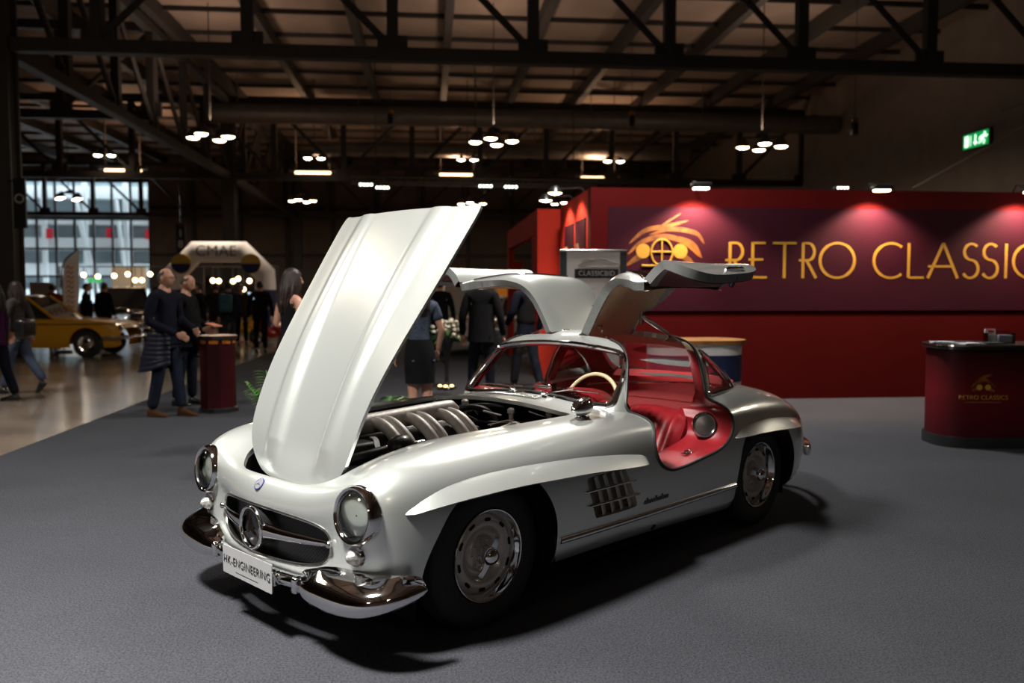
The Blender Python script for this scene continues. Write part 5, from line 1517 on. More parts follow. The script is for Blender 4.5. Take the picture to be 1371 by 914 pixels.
def head_mesh(mb, c, yaw, tilt, k=1.0):
    """a head with jaw, nose, brow, eye hollows, mouth and ears; faces local -y"""
    M = Matrix.Rotation(yaw, 3, 'Z') @ Matrix.Rotation(tilt, 3, 'X')
    n, m = 36, 26; vs = []; fs = []
    for i in range(m + 1):
        th = PI * i / m
        for j in range(n):
            a = 2 * PI * j / n
            x, y, z = math.sin(th) * math.sin(a), -math.sin(th) * math.cos(a), math.cos(th)
            X, Y, Z = .074 * x, .094 * y, .115 * z
            if z < 0: X *= 1 - .30 * (-z) ** 1.5; Y *= 1 - .16 * (-z) ** 2; 
            if z < -.2 and y < 0: Y -= .012 * (-z)
            f = max(0, -y)
            g = lambda cx, cz, sx, sz: math.exp(-((x - cx) / sx) ** 2 - ((z - cz) / sz) ** 2) * f
            Y -= .026 * g(0, -.20, .13, .15) + .012 * g(0, .0, .09, .2) + .006 * g(0, .18, .6, .08)
            Y += .011 * (g(.36, .03, .2, .11) + g(-.36, .03, .2, .11))
            Y -= .006 * g(0, -.47, .28, .06) + .005 * g(0, -.58, .26, .05); Y += .007 * g(0, -.525, .3, .028)
            Y -= .008 * g(0, -.82, .35, .14)
            p = M @ (Vector((X, Y, Z)) * k); vs.append((p.x + c[0], p.y + c[1], p.z + c[2]))
    for i in range(m):
        for j in range(n): fs.append((i * n + j, (i + 1) * n + j, (i + 1) * n + (j + 1) % n, i * n + (j + 1) % n))
    mb.add(vs, fs)
    for s in (-1, 1):
        e = M @ (Vector((.075 * s, .008, -.005)) * k); mb.ellipsoid((c[0] + e.x, c[1] + e.y, c[2] + e.z), (.012 * k, .020 * k, .032 * k), 10, 8, M=M @ Matrix.Rotation(s * .3, 3, 'Z'))
    return M

def hand_mesh(mb, wrist, d, side_v, curl=.5, k=1.0):
    """palm and five bent fingers; d: pointing direction, side_v: thumb side"""
    d = Vector(d).normalized(); t = Vector(side_v); t = (t - d * t.dot(d)).normalized(); nrm = d.cross(t)
    w = Vector(wrist)
    M = Matrix((t, d, nrm)).transposed()
    mb.ellipsoid(tuple(w + d * .05 * k), (.042 * k, .056 * k, .016 * k), 12, 8, M=M)
    for i, L in enumerate((.068, .078, .072, .056)):
        b = w + d * .088 * k + t * (.028 - .019 * i) * k
        pts = [b - d * .02 * k, b]; a = 0; p = b
        for q, seg in enumerate((.45, .32, .25)):
            a += curl * (.5, .8, .7)[q]
            p = p + (d * math.cos(a) + nrm * math.sin(a)) * L * seg * k; pts.append(p)
        mb.tube(pts, [.0095 * k, .009 * k, .0085 * k, .0075 * k, .005 * k], 7)
    b = w + d * .025 * k + t * .032 * k
    mb.tube([b - t * .015 * k, b + t * .012 * k + d * .02 * k, b + t * .022 * k + d * .048 * k + nrm * .012 * k, b + t * .018 * k + d * .07 * k + nrm * .02 * k], [.013 * k, .012 * k, .010 * k, .006 * k], 7)

def person(name, label, loc, rz, H=1.76, sex='m', arms=None, feet=None, head=(0, 0), hair=('grey', 'short'), topc=None, legc=None, shoec=None, sleeve='long', legs='trousers', group=None,
           lean=0.0, jacket=None, belly=0.0, glasses=False, sub=2, vest=None):
    """figure standing at its origin and facing local -y; arms: ((elbow),(wrist)) for left(+x) and right(-x), feet: ankle offsets"""
    k = H / 1.76
    root = thing(name, label, 'person', loc, rz, group)
    fw = 1.0 if sex == 'm' else .88
    feet = feet or ((.10, .0), (-.10, .0))
    arms = arms or (((.27, .02, 1.12), (.29, -.06, .87)), ((-.27, .02, 1.12), (-.29, -.06, .87)))
    sh = .185 * fw; hip = .088 if sex == 'm' else .092
    L = lambda z: -lean * max(0, z - .92)           # lean forward above the hips
    def N(x, y, z, r): return ((x * k, (y + L(z)) * k, z * k, (r[0] * k, r[1] * k) if hasattr(r, '__len__') else r * k))
    tors = [N(0, 0, .95, (.125 * fw + .01, .10)), N(0, -.005, 1.10, (.118 * fw, .094 + belly)), N(0, -.005, 1.29, (.142 * fw, .108)), N(0, .01, 1.435, (.112 * fw, .085)), N(0, .01, 1.52, .061), N(0, -.005, 1.58, .058)]
    nodes = list(tors); edges = [(0, 1), (1, 2), (2, 3), (3, 4), (4, 5)]
    J = {}
    for s, (E, Wr), ft in ((1, arms[0], feet[0]), (-1, arms[1], feet[1])):
        b = len(nodes)
        nodes += [N(s * (sh - .008), .01, 1.432, .052 * fw), N(*E, .043 * fw), N(*Wr, .029)]
        edges += [(3, b), (b, b + 1), (b + 1, b + 2)]
        b2 = len(nodes)
        kx, ky = ft[0] * .95, ft[1] * .45 - (.03 if len(ft) > 2 else .012)
        az = .085 + (ft[2] if len(ft) > 2 else 0)
        nodes += [N(s * hip, 0, .90, .098 * (1.0 if sex == 'm' else 1.02)), N(kx, ky, .50 + (ft[2] * .3 if len(ft) > 2 else 0), .062), N(ft[0], ft[1] + .02, az, .042)]
        edges += [(0, b2), (b2, b2 + 1), (b2 + 1, b2 + 2)]
        J[s] = (b, b2)
    vs, fs = skin_mesh(nodes, edges, sub)
    mb = MB(); mb.add(vs, fs)
    hc = (0, (L(1.68) - .02) * k, 1.632 * k)
    Mh = head_mesh(mb, hc, head[0], head[1], k * (1.0 if sex == 'm' else .95))
    for s in (1, -1):
        b = J[s][0]; e, w = Vector(nodes[b + 1][:3]), Vector(nodes[b + 2][:3]); d = (w - e).normalized()
        hand_mesh(mb, w, d, (-s * .3, -1, .3), .5, k * (1 if sex == 'm' else .9))
    body = mb.build('body', SKIN, root, angle=80)
    # eyes and mouth
    for s in (-1, 1):
        e = Mh @ (Vector((.029 * s, -.082, .006)) * k); mb = MB(); mb.ellipsoid((hc[0] + e.x, hc[1] + e.y, hc[2] + e.z), (.011 * k, .007 * k, .006 * k), 10, 6); mb.build('eye', DARK, root)
    def grow(sel, ed, extra):
        return skin_mesh([(n[0], n[1], n[2], tuple(r + extra * k for r in n[3]) if hasattr(n[3], '__len__') else n[3] + extra * k) for n in sel], ed, sub)
    # top
    tc = topc or cloth('black', (.012, .012, .013))
    sel = [tors[0], tors[1], tors[2], N(0, .01, 1.437, (.125 * fw, .092)), N(0, .008, 1.528, .060), N(0, 0, .86, (.138 * fw, .108))]; ed = [(0, 1), (1, 2), (2, 3), (3, 4), (0, 5)]
    for s in (1, -1):
        b = J[s][0]; q = len(sel)
        if sleeve == 'long': sel += [N(s * (sh - .002), .01, 1.438, .066 * fw), nodes[b + 1], nodes[b + 2]]; ed += [(3, q), (q, q + 1), (q + 1, q + 2)]
        elif sleeve == 'short':
            a, c_ = nodes[b], nodes[b + 1]; mid = tuple(a[i] * .35 + c_[i] * .65 for i in range(3)) + (.05 * k,); sel += [N(s * (sh - .002), .01, 1.438, .064 * fw), mid]; ed += [(3, q), (q, q + 1)]
        else: sel += [tuple(a_ * .55 + b_ * .45 for a_, b_ in zip(nodes[b][:3], tors[3][:3])) + (.05 * k,)]; ed += [(3, q)]
    mb = MB(); mb.add(*grow(sel, ed, .016)); mb.build('top', tc, root, angle=80)
    if jacket is not None:          # hem of an open jacket hanging over the hips
        mb = MB(); rows = []
        for z, rx, ry in ((1.30, .185, .145), (1.10, .178, .150 + belly), (.93, .190, .155), (.79, .20, .162)):
            rows.append([(rx * fw * math.cos(a) * k, (ry * math.sin(a) + L(z)) * k, z * k) for a in np.linspace(0, 2 * PI, 29)[:-1]])
        mb.grid(rows, closed_v=True); mb.build('jacket', jacket, root, angle=80)
    if vest is not None:
        sel2 = [N(0, 0, .93, (.135, .11)), tors[1], tors[2], tors[3], N(0, .01, 1.52, .06)]
        mb = MB(); mb.add(*grow(sel2 + [N(.15, .01, 1.44, .06), N(-.15, .01, 1.44, .06)], [(0, 1), (1, 2), (2, 3), (3, 4), (3, 5), (3, 6)], .035)); mb.build('vest', vest, root, angle=80)
    lc = legc or cloth('denim', (.02, .028, .05))
    if legs == 'trousers':
        sel = [N(0, 0, 1.0, (.118 * fw, .098)), N(0, 0, .93, (.13 * fw, .105))]; ed = [(0, 1)]
        for s in (1, -1):
            b2 = J[s][1]; q = len(sel); sel += [nodes[b2], nodes[b2 + 1], nodes[b2 + 2][:3] + (.052 * k,)]; ed += [(1, q), (q, q + 1), (q + 1, q + 2)]
        mb = MB(); mb.add(*grow(sel, ed, .014)); mb.build('trousers', lc, root, angle=80)
    else:
        mb = MB(); z1 = {'skirt': .58, 'dress': .50}[legs]; rows = []
        for z, rx, ry in ((1.06, .138, .115), (.97, .165, .135), (.86, .178, .145), (.72, .175, .145), (z1, .165, .145)):
            rows.append([(rx * math.cos(a) * k, (ry * math.sin(a) + L(z)) * k, z * k) for a in np.linspace(0, 2 * PI, 33)[:-1]])
        mb.grid(rows, closed_v=True); mb.build('skirt' if legs == 'skirt' else 'dress_skirt', lc, root, angle=80)
    for s, ft in ((1, feet[0]), (-1, feet[1])):
        lift = ft[2] if len(ft) > 2 else 0
        x, y = ft[0] * k, ft[1] * k; mb = MB(); rows = []
        M = Matrix.Rotation(.9 if lift > .05 else 0, 3, 'X')
        for yy, wv, h in ((.075, .018, .05), (.06, .036, .09), (.0, .042, .10), (-.07, .046, .072), (-.13, .048, .052), (-.175, .040, .04), (-.195, .014, .022)):
            rg = []
            for q in range(14):
                a = 2 * PI * q / 14; p = M @ Vector((wv * math.cos(a), yy, (h * (.5 + .5 * math.sin(a)) if math.sin(a) > -.3 else 0.0)))
                rg.append((x + p.x * k, y + (p.y + .0) * k, lift * k + max(p.z, -lift) * k))
            rows.append(rg)
        mb.grid(rows, closed_v=True); mb.add(rows[0], [tuple(range(14))]); mb.add(rows[-1], [tuple(range(14))]); mb.build('shoe', shoec or ENGB, root, angle=60, fixn=True)
    # hair
    hm = HAIRC[hair[0]]
    if hair[1] != 'none':
        mb = MB(); rows = []
        n = 30
        low = {'short': -.05, 'balding': .05, 'long': -.1}[hair[1]]
        for i in range(13):
            u = i / 12 if hair[1] != 'balding' else .55 + .45 * i / 12; rg = []
            for j in range(n):
                a = 2 * PI * j / n; fy = math.cos(a)         # +1 at the face
                z_end = low + (.48 if fy > .35 else (.10 + .38 * max(0, (fy + .1) / .45) if fy > -.1 else -.34))
                uu = u if (hair[1] != 'balding' or fy < .15) else 1.0
                zc = math.cos(math.acos(max(-.95, min(.95, z_end))) * uu)
                r_ = math.sqrt(max(0, 1 - zc * zc))
                top = 1 if hair[1] != 'balding' else min(1, (u - .5) * 4) * .6
                th = 1.0 + (.085 if hair[1] != 'balding' else .055) * top
                p = Mh @ (Vector((.0755 * r_ * math.sin(a) * th, -.0955 * r_ * math.cos(a) * th, .1165 * zc * (1 + .05 * top))) * k)
                rg.append((hc[0] + p.x, hc[1] + p.y + .003, hc[2] + p.z + .002))
            rows.append(rg)
        mb.grid(rows, closed_v=True)
        if hair[1] == 'long':
            for j in range(26):
                a = PI * .30 + (2 * PI - PI * .60) * j / 25 - PI; r = random.Random(j)
                px_, py_ = .078 * math.sin(a + PI), -.095 * math.cos(a + PI)
                pts = [Vector((px_ * .8, py_ * .8, .06)), Vector((px_ * 1.08, py_ * 1.08, -.03)), Vector((px_ * 1.2 + .015 * r.uniform(-1, 1), py_ * 1.05 + .02, -.14)), Vector((px_ * 1.15 + .02 * r.uniform(-1, 1), py_ * .95 + .035, -.25)), Vector((px_ * .9 + .02 * r.uniform(-1, 1), py_ * .85 + .04, -.33))]
                pts = [Mh @ (p * k) for p in pts]
                mb.tube(crv([(hc[0] + p.x, hc[1] + p.y, hc[2] + p.z) for p in pts], 3), [.018 * k] * 4 + [.022 * k] * 6 + [.012 * k, .008 * k, .004 * k], 6)
        mb.build('hair', hm, root, angle=80)
    if glasses:
        mb = MB()
        for s in (-1, 1):
            mb.tube([tuple(Vector(hc) + Mh @ (Vector((.031 * s + .021 * math.cos(a), -.100, .004 + .016 * math.sin(a))) * k)) for a in np.linspace(0, 2 * PI, 17)[:-1]], .0022, 5, closed=True)
            mb.tube([tuple(Vector(hc) + Mh @ (Vector(p) * k)) for p in ((.052 * s, -.098, .006), (.076 * s, -.02, .004))], .002, 5)
        mb.build('glasses', ENGB, root)
    return root

def floor_at(px, py):
    """floor point under pixel"""
    o = at(px, py, 1.0); d = o - Vector((0, 0, CAM_H)); t = -CAM_H / d.z
    return Vector((d.x * t, d.y * t, 0.0))
CZ = .008           # top of the carpet
def on(px, d, z=0.0): p = at(px, 450, d); return Vector((p.x, d, z))
NAVY = cloth('navy', (.008, .009, .018)); BLK = cloth('black', (.010, .010, .011)); JEANS = cloth('jeans', (.013, .018, .032), noise=.3); GREYT = cloth('grey', (.07, .068, .07)); DJEANS = cloth('dark_jeans', (.010, .012, .02))
BROWNS = mat('brown_suede', (.045, .020, .010), .85, spec=.1); PURPLE = cloth('purple', (.06, .012, .06)); ORANGE = cloth('orange', (.30, .04, .012)); OLIVE = cloth('olive', (.03, .028, .018)); BLUEG = cloth('blue_print', (.09, .11, .16), noise=.5, ns=60)

# the pair of men by the podium (both look to the right)
R = PI / 2
m1 = person('person', 'man in navy sweater with a quilted jacket round his waist, left of podium', on(222, 10.25, CZ), R - .25, 1.80, hair=('grey', 'balding'), head=(.05, -.02), topc=NAVY, legc=JEANS, shoec=BROWNS, glasses=True, belly=.02,
            arms=(((.27, .0, 1.15), (.16, -.27, 1.02)), ((-.25, .06, 1.13), (-.12, -.24, .98))), feet=((.08, -.16), (-.10, .12)))
mb = MB(); rows = []
QUILT = mat('quilted_navy', (.008, .009, .02), .5, spec=.3, noise=.2, nscale=20)
for i in range(41):
    z = 1.02 - .44 * i / 40; q = .010 * abs(math.sin(PI * i / 5)) ** .5
    fl = .02 + .10 * (i / 40)
    rows.append([((.165 + fl * .55 + q) * math.cos(a), (.140 + q + fl * (1.7 if math.sin(a) > 0 else .25)) * math.sin(a) + .02, z - (.06 * math.sin(a) if i > 30 else 0)) for a in np.linspace(-.35 * PI, 1.35 * PI, 30)])
mb.grid(rows); o = mb.build('quilted_jacket', QUILT, m1, angle=80)
m2 = person('person', 'man in black jacket looking down at papers in his hands, just behind the podium', on(248, 11.25, CZ), R - .1, 1.74, hair=('grey', 'balding'), head=(.0, .38), topc=BLK, legc=DJEANS, jacket=BLK, belly=.05, lean=.04,
            arms=(((.27, -.04, 1.12), (.12, -.28, 1.04)), ((-.26, .0, 1.12), (-.10, -.29, 1.03))), feet=((.10, -.05), (-.10, .08)))
mb = MB(); mb.rbox((.0, -.40, 1.07), (.22, .15, .012), .004, 2, rx=.3); o = mb.build('folded_papers', mat('paper_orange', (.45, .16, .08), .6)); o.parent = None
o.matrix_world = Matrix.Translation(m2.location) @ Matrix.Rotation(R - .1, 4, 'Z')
tag(o, 'folded orange papers held by the man in the black jacket', 'papers')
# woman with long hair seen from behind, left of the bonnet
person('person', 'woman in sleeveless black dress with long brown hair beside the raised bonnet', on(390, 8.4, CZ), PI - .75, 1.75, sex='f', hair=('brown', 'long'), head=(-.35, .02), topc=BLK, legc=BLK, sleeve='none', legs='dress',
       arms=(((.25, .02, 1.17), (.16, -.22, 1.22)), ((-.24, .03, 1.16), (-.14, -.2, 1.05))), feet=((.07, -.03), (-.07, .04)))
# right of the bonnet
person('person', 'woman in black skirt and blue patterned top partly hidden by the bonnet', on(562, 8.9, CZ), PI + .5, 1.68, sex='f', hair=('brown', 'long'), topc=BLUEG, legc=BLK, sleeve='short', legs='skirt',
       arms=(((.25, .05, 1.15), (.28, .0, .90)), ((-.25, .03, 1.15), (-.26, -.1, .92))), feet=((.08, .0), (-.08, .05)))
person('person', 'man in black jacket and dark jeans seen from behind, between bonnet and far door', on(645, 11.9, CZ), PI - .2, 1.80, hair=('dark', 'short'), topc=BLK, jacket=BLK, legc=DJEANS, feet=((.13, .02), (-.12, .0)))
m = person('person', 'man in black padded vest and navy sleeves walking behind the windscreen', on(704, 12.9, CZ), PI + .75, 1.80, hair=('grey', 'short'), topc=NAVY, vest=BLK, legc=JEANS, feet=((.10, -.18), (-.10, .20)),
       arms=(((.27, -.02, 1.14), (.20, -.20, .98)), ((-.27, .06, 1.13), (-.28, .0, .88))))
mb = MB(); mb.rbox((.0, -.0, .80), (.10, .26, .30), .03); mb.tube(crv([(0, .10, .93), (.02, .08, 1.03), (.04, 0, 1.04), (0, -.1, .93)], 5), .008, 6)
o = mb.build('shoulder_bag', ENGB); o.matrix_world = Matrix.Translation(m.location + Vector((-.42, -.1, 0))) @ Matrix.Rotation(-R, 4, 'Z')
tag(o, 'dark bag carried by the man in the padded vest', 'bag')
# two women leaving the picture at the left edge
person('person', 'woman in grey jacket and pale jeans striding left at the left edge', on(24, 12.6, 0), -R, 1.68, sex='f', hair=('brown', 'long'), topc=cloth('grey_jacket', (.10, .09, .09)), legc=cloth('pale_jeans', (.09, .12, .19)), shoec=ENGB,
       feet=((.07, -.22), (-.07, .34, .10)), arms=(((.24, -.06, 1.14), (.20, -.2, .95)), ((-.24, .1, 1.14), (-.25, .08, .9))))
mb = MB(); mb.rbox((.0, .0, 0), (.16, .34, .28), .05); o = mb.build('shoulder_bag', ENGB); o.location = on(34, 12.35, .98); tag(o, 'black shoulder bag on the striding woman at the left edge', 'bag')
person('person', 'woman in purple sweater at the very left edge', on(-4, 11.7, 0), -R + .2, 1.66, sex='f', hair=('dark', 'long'), topc=PURPLE, legc=DJEANS, feet=((.08, -.15), (-.08, .18)))
# far visitors
far = [
    ('visitor in orange jacket behind the yellow car', 72, 22.5, PI, 1.72, ORANGE, DJEANS, 'dark'), ('dark-clad visitor behind the yellow car, right of the beach flag', 117, 22.3, PI * .6, 1.74, BLK, DJEANS, 'dark'),
    ('dark-clad visitor in front of the tall window, left of the black cars', 141, 22.6, PI * .9, 1.76, NAVY, DJEANS, 'brown'), ('visitor in navy coat walking under the left leg of the arch', 268, 19.5, -R, 1.74, NAVY, DJEANS, 'grey'),
    ('visitor with a teal backpack standing under the arch', 307, 21.5, PI, 1.76, cloth('blue_coat', (.03, .04, .07)), cloth('grey_jeans', (.07, .08, .10)), 'dark'), ('visitor in olive coat beside the backpacker under the arch', 290, 22.5, PI + .4, 1.74, OLIVE, GREYT, 'brown'),
    ('visitor in brown coat right of the backpacker', 324, 24, .4, 1.72, cloth('brown_coat', (.05, .03, .02)), DJEANS, 'blond'), ('visitor all in black under the right leg of the arch', 349, 21, PI + .2, 1.78, BLK, BLK, 'dark'),
    ('dark-clad visitor seen through the gap beside the bonnet', 589, 18, PI, 1.78, BLK, DJEANS, 'dark'), ('visitor in grey in front of the white car behind the flower stand', 612, 26, PI, 1.74, NAVY, GREYT, 'brown'), ('visitor in dark coat far behind, just left of the man in black jacket', 598, 30, .2, 1.74, BLK, DJEANS, 'grey')]
for (lb, px, d, rz, H, tcol, lcol, hr) in far:
    p = person('person', lb, on(px, d, 0.0 if d > 12 and hx(on(px, d)) < -4 else CZ), rz, H, topc=tcol, jacket=tcol, legc=lcol, hair=(hr, 'short'), feet=((.11, -.06), (-.11, .08)), sub=1)
    if 'teal backpack' in lb:
        mb = MB(); mb.rbox((0, .22, 1.22), (.32, .17, .46), .06, 3); mb.rbox((0, .31, 1.12), (.24, .06, .22), .03); o = mb.build('backpack', mat('teal_nylon', (.02, .10, .12), .6)); o.matrix_world = Matrix.Translation(p.location) @ Matrix.Rotation(rz, 4, 'Z')
        tag(o, 'teal backpack on the visitor under the arch', 'backpack')
# ---------------------------------------------------------------- vehicles and stands further back
def simple_car(name, label, loc, rz, paint, prof, W=1.62, wheels=(.0, 2.5), wr=.30, roofz=1.40, glassx=(.75, 1.25, 2.35, 2.85), lamps='round', bonnet_open=False, group=None):
    """saloon lofted from a side profile: prof = (x, bottom z, shoulder z, deck z); faces local -x"""
    t = thing(name, label, 'car', loc, rz, group)
    rows = []
    for x, zb, zs, zd, wk in prof:
        w = W / 2 * wk
        h = [(-w * .92, zb), (-w, zb + .12), (-w * 1.0, (zb + zs) / 2), (-w * .99, zs - .04), (-w * .93, zs), (-w * .6, zd), (0, zd + .01)]
        rows.append([(x, y, z) for y, z in h] + [(x, -y, z) for y, z in h[-2::-1]])
    P = bsurf(rows, 70, 60); sh = Shell.from_grid(P)
    wc = [(wx, wr) for wx in wheels]
    for wx, r in wc: sh = sh.clip(lambda V: np.maximum((r * 1.18) - np.hypot(V[:, 0] - wx, V[:, 2] - r), -(np.abs(V[:, 1]) - W * .3)) * 1.0 if False else np.where(np.abs(V[:, 1]) > W * .3, r * 1.18 - np.hypot(V[:, 0] - wx, V[:, 2] - r), -1.0))
    sh.to_mb().build('body', paint, t, angle=60)
    a, b, c, d = glassx; zs = prof[len(prof) // 2][2]
    def gh(x0, x1, z, w): return [(x0, -w, z), (x1, -w, z), (x1, w, z), (x0, w, z)]
    lo = gh(a, d, zs - .02, W * .44); hi = gh(b, c, roofz, W * .36)
    mb = MB(); mb.add(lo + hi, [(0, 1, 5, 4), (1, 2, 6, 5), (2, 3, 7, 6), (3, 0, 4, 7)], True); mb.build('windows', mat('car_window_dark', (.02, .025, .03), .08, coat=1), t)
    mb = MB(); P = []
    for u in np.linspace(0, 1, 13):
        x = b - .04 + (c - b + .08) * u; P.append([(x, W * .37 * math.cos(q), roofz - .03 + .07 * math.sin(q) * (1 - (2 * u - 1) ** 4 * .6)) for q in np.linspace(PI, 0, 13)])
    mb.grid(P)
    for s in (-1, 1):
        for (x0, x1) in ((a, b), (d, c), ((a + d) / 2 + .1, (b + c) / 2 + .05)):
            mb.tube([(x0, s * W * .445, zs - .02), (x1, s * W * .365, roofz)], .035, 6)
    mb.build('roof', paint, t, angle=50)
    mb = MB()
    for s in (-1, 1): mb.tube([(prof[1][0], s * W * .505, zs - .13), (prof[-2][0], s * W * .505, zs - .13)], .012, 6)
    mb.build('side_trim', CHROME, t)
    for wx in wheels:
        for s in (-1, 1):
            mb = MB(); mb.lathe([(wr * .62, -.09), (wr * .95, -.09), (wr, -.05), (wr, .05), (wr * .95, .09), (wr * .62, .09)], (wx, s * W * .435, wr), axis='Y', n=28); wl = mb.build('tyre', RUBBER, t)
            mb = MB(); mb.lathe([(wr * .64, -s * -.085), (wr * .5, s * .06), (wr * .35, s * .05), (wr * .3, s * .09), (0, s * .10)], (wx, s * W * .435, wr), axis='Y', n=24); mb.build('hub_cap', CHROME, wl)
    x0, x1 = prof[0][0], prof[-1][0]
    for xx, sg in ((x0, -1), (x1, 1)):
        mb = MB(); mb.tube(crv([(xx - sg * .35, -W * .51, .46), (xx + sg * .05, -W * .45, .46), (xx + sg * .10, 0, .46), (xx + sg * .05, W * .45, .46), (xx - sg * .35, W * .51, .46)], 5), .045, 8); mb.build('bumper', CHROME, t)
        for s in (-1, 1):
            mb = MB(); mb.ellipsoid((xx - sg * .02, s * W * .36, .66), (.05, .10, .10), 14, 10); mb.build('lamp', CHROME if sg < 0 else mat('tail_red', (.3, .01, .01), .15, coat=1), t)
    return t
YEL = mat('yellow_paint', (.62, .30, .015), .3, coat=.8); BLKP = mat('black_paint', (.012, .012, .013), .12, coat=1); WHITEP = mat('cream_paint', (.55, .50, .45), .3, coat=.8); REDP = mat('red_car_paint', (.45, .02, .02), .3, coat=.8)
SAL = [(-.72, .30, .62, .66, .80), (-.70, .24, .74, .76, .92), (-.5, .22, .82, .84, .97), (.3, .22, .86, .90, 1.0), (.8, .22, .88, .93, 1.0), (1.6, .22, .90, .94, 1.0), (2.4, .22, .90, .94, 1.0), (3.0, .24, .88, .92, .98), (3.35, .28, .84, .86, .93), (3.42, .32, .70, .74, .84)]
VIN = [(-.62, .40, .86, .90, .34), (-.58, .36, .92, 1.02, .40), (-.2, .32, .92, 1.06, .60), (.4, .30, .92, 1.08, .85), (1.0, .28, .96, 1.10, .98), (1.8, .28, .98, 1.08, 1.0), (2.5, .30, .96, 1.04, .97), (3.0, .34, .86, .90, .85), (3.25, .40, .70, .74, .7)]
d = 19.4
p = on(112, d); ycar = simple_car('saloon_car', 'yellow classic two-door saloon car parked left of the men', (p.x, d + .80, 0), PI + PSI * .6, YEL, SAL, wheels=(0, 2.5), wr=.315, glassx=(.72, 1.42, 2.35, 2.95), roofz=1.40)
p = on(163, 25.5); simple_car('vintage_car', 'black vintage car with chrome lamps standing right of the yellow car', (p.x, 25.5, 0), 1.95, BLKP, VIN, W=1.6, wheels=(-.1, 2.6), wr=.36, roofz=1.62, glassx=(1.0, 1.12, 2.5, 2.75), group=None)
p = on(205, 34); simple_car('vintage_car', 'second black vintage car, further back behind the two men', (p.x, 34, 0), 1.35, BLKP, VIN, W=1.6, wheels=(-.1, 2.6), wr=.36, roofz=1.62, glassx=(1.0, 1.12, 2.5, 2.75))
p = on(346, 34); simple_car('saloon_car', 'small red classic car far behind, right of the arch', (p.x, 34, 0), 1.3, REDP, SAL, wheels=(0, 2.5), wr=.3, glassx=(.72, 1.35, 2.35, 2.95), roofz=1.36)
p = on(384, 41); simple_car('saloon_car', 'cream classic car far behind at the left edge of the bonnet', (p.x, 41, 0), 1.4, WHITEP, SAL, wheels=(0, 2.5), wr=.3, glassx=(.72, 1.35, 2.35, 2.95), roofz=1.36)
p = on(610, 21.5)
wc = simple_car('saloon_car', 'white classic car with raised bonnet behind the flower stand', (p.x + .1, 20.6, 0), 1.1, WHITEP, SAL, wheels=(0, 2.5), wr=.31, glassx=(.72, 1.35, 2.35, 2.95), roofz=1.36)
mb = MB(); mb.grid([[(x * math.cos(.9) - .2 + .45, y, .9 + (x + .3) * math.sin(.9) + .05 * (1 - (y / .7) ** 2)) for y in np.linspace(-.7, .7, 9)] for x in np.linspace(-.3, .9, 8)]); mb.build('bonnet', WHITEP, wc)
# motorcycle-like small things on the far stands are left as rows of parked scooters
def scooter(label, loc, rz, pm):
    t = thing('scooter', label, 'scooter', loc, rz, 'scooters far behind beside the arch')
    for x in (-.6, .6):
        mb = MB(); mb.tube(circle((x, 0, .25), .2, 20), .055, 8, closed=True); wl = mb.build('tyre', RUBBER, t)
        mb = MB(); mb.lathe([(.15, -.03), (.05, -.05), (0, -.05)], (x, 0, .25), axis='Y', n=16); mb.build('hub', CHROME, wl)
    mb = MB(); mb.tube(crv([(-.62, 0, .42), (-.5, 0, .9), (-.42, 0, .6), (-.2, 0, .32), (.1, 0, .32), (.3, 0, .6), (.75, 0, .62)], 6), [.08] * 12 + [.13] * 12 + [.2] * 8 + [.24] * 4 + [.1], 12); mb.build('body', pm, t)
    mb = MB(); mb.rbox((.35, 0, .82), (.6, .26, .1), .04); mb.build('seat', ENGB, t)
    mb = MB(); mb.tube([(-.5, 0, .9), (-.46, 0, 1.02), (-.4, -.3, 1.04)], .02, 6); mb.tube([(-.46, 0, 1.02), (-.4, .3, 1.04)], .02, 6); mb.ellipsoid((-.58, 0, .95), (.08, .08, .08), 12, 8); mb.build('handlebar', CHROME, t)
for px, d, rz, pm, lb in ((331, 26.2, 1.2, mat('scooter_yellow', (.6, .35, .02), .3, coat=1), 'yellow scooter far behind under the arch'), (374, 27, 1.9, mat('scooter_white', (.6, .5, .45), .3, coat=1), 'white scooter far behind, right of the arch'), (366, 24.5, 1.0, REDP, 'red scooter far behind, right of the arch')):
    p = on(px, d); scooter(lb, (p.x, d, 0), rz, pm)

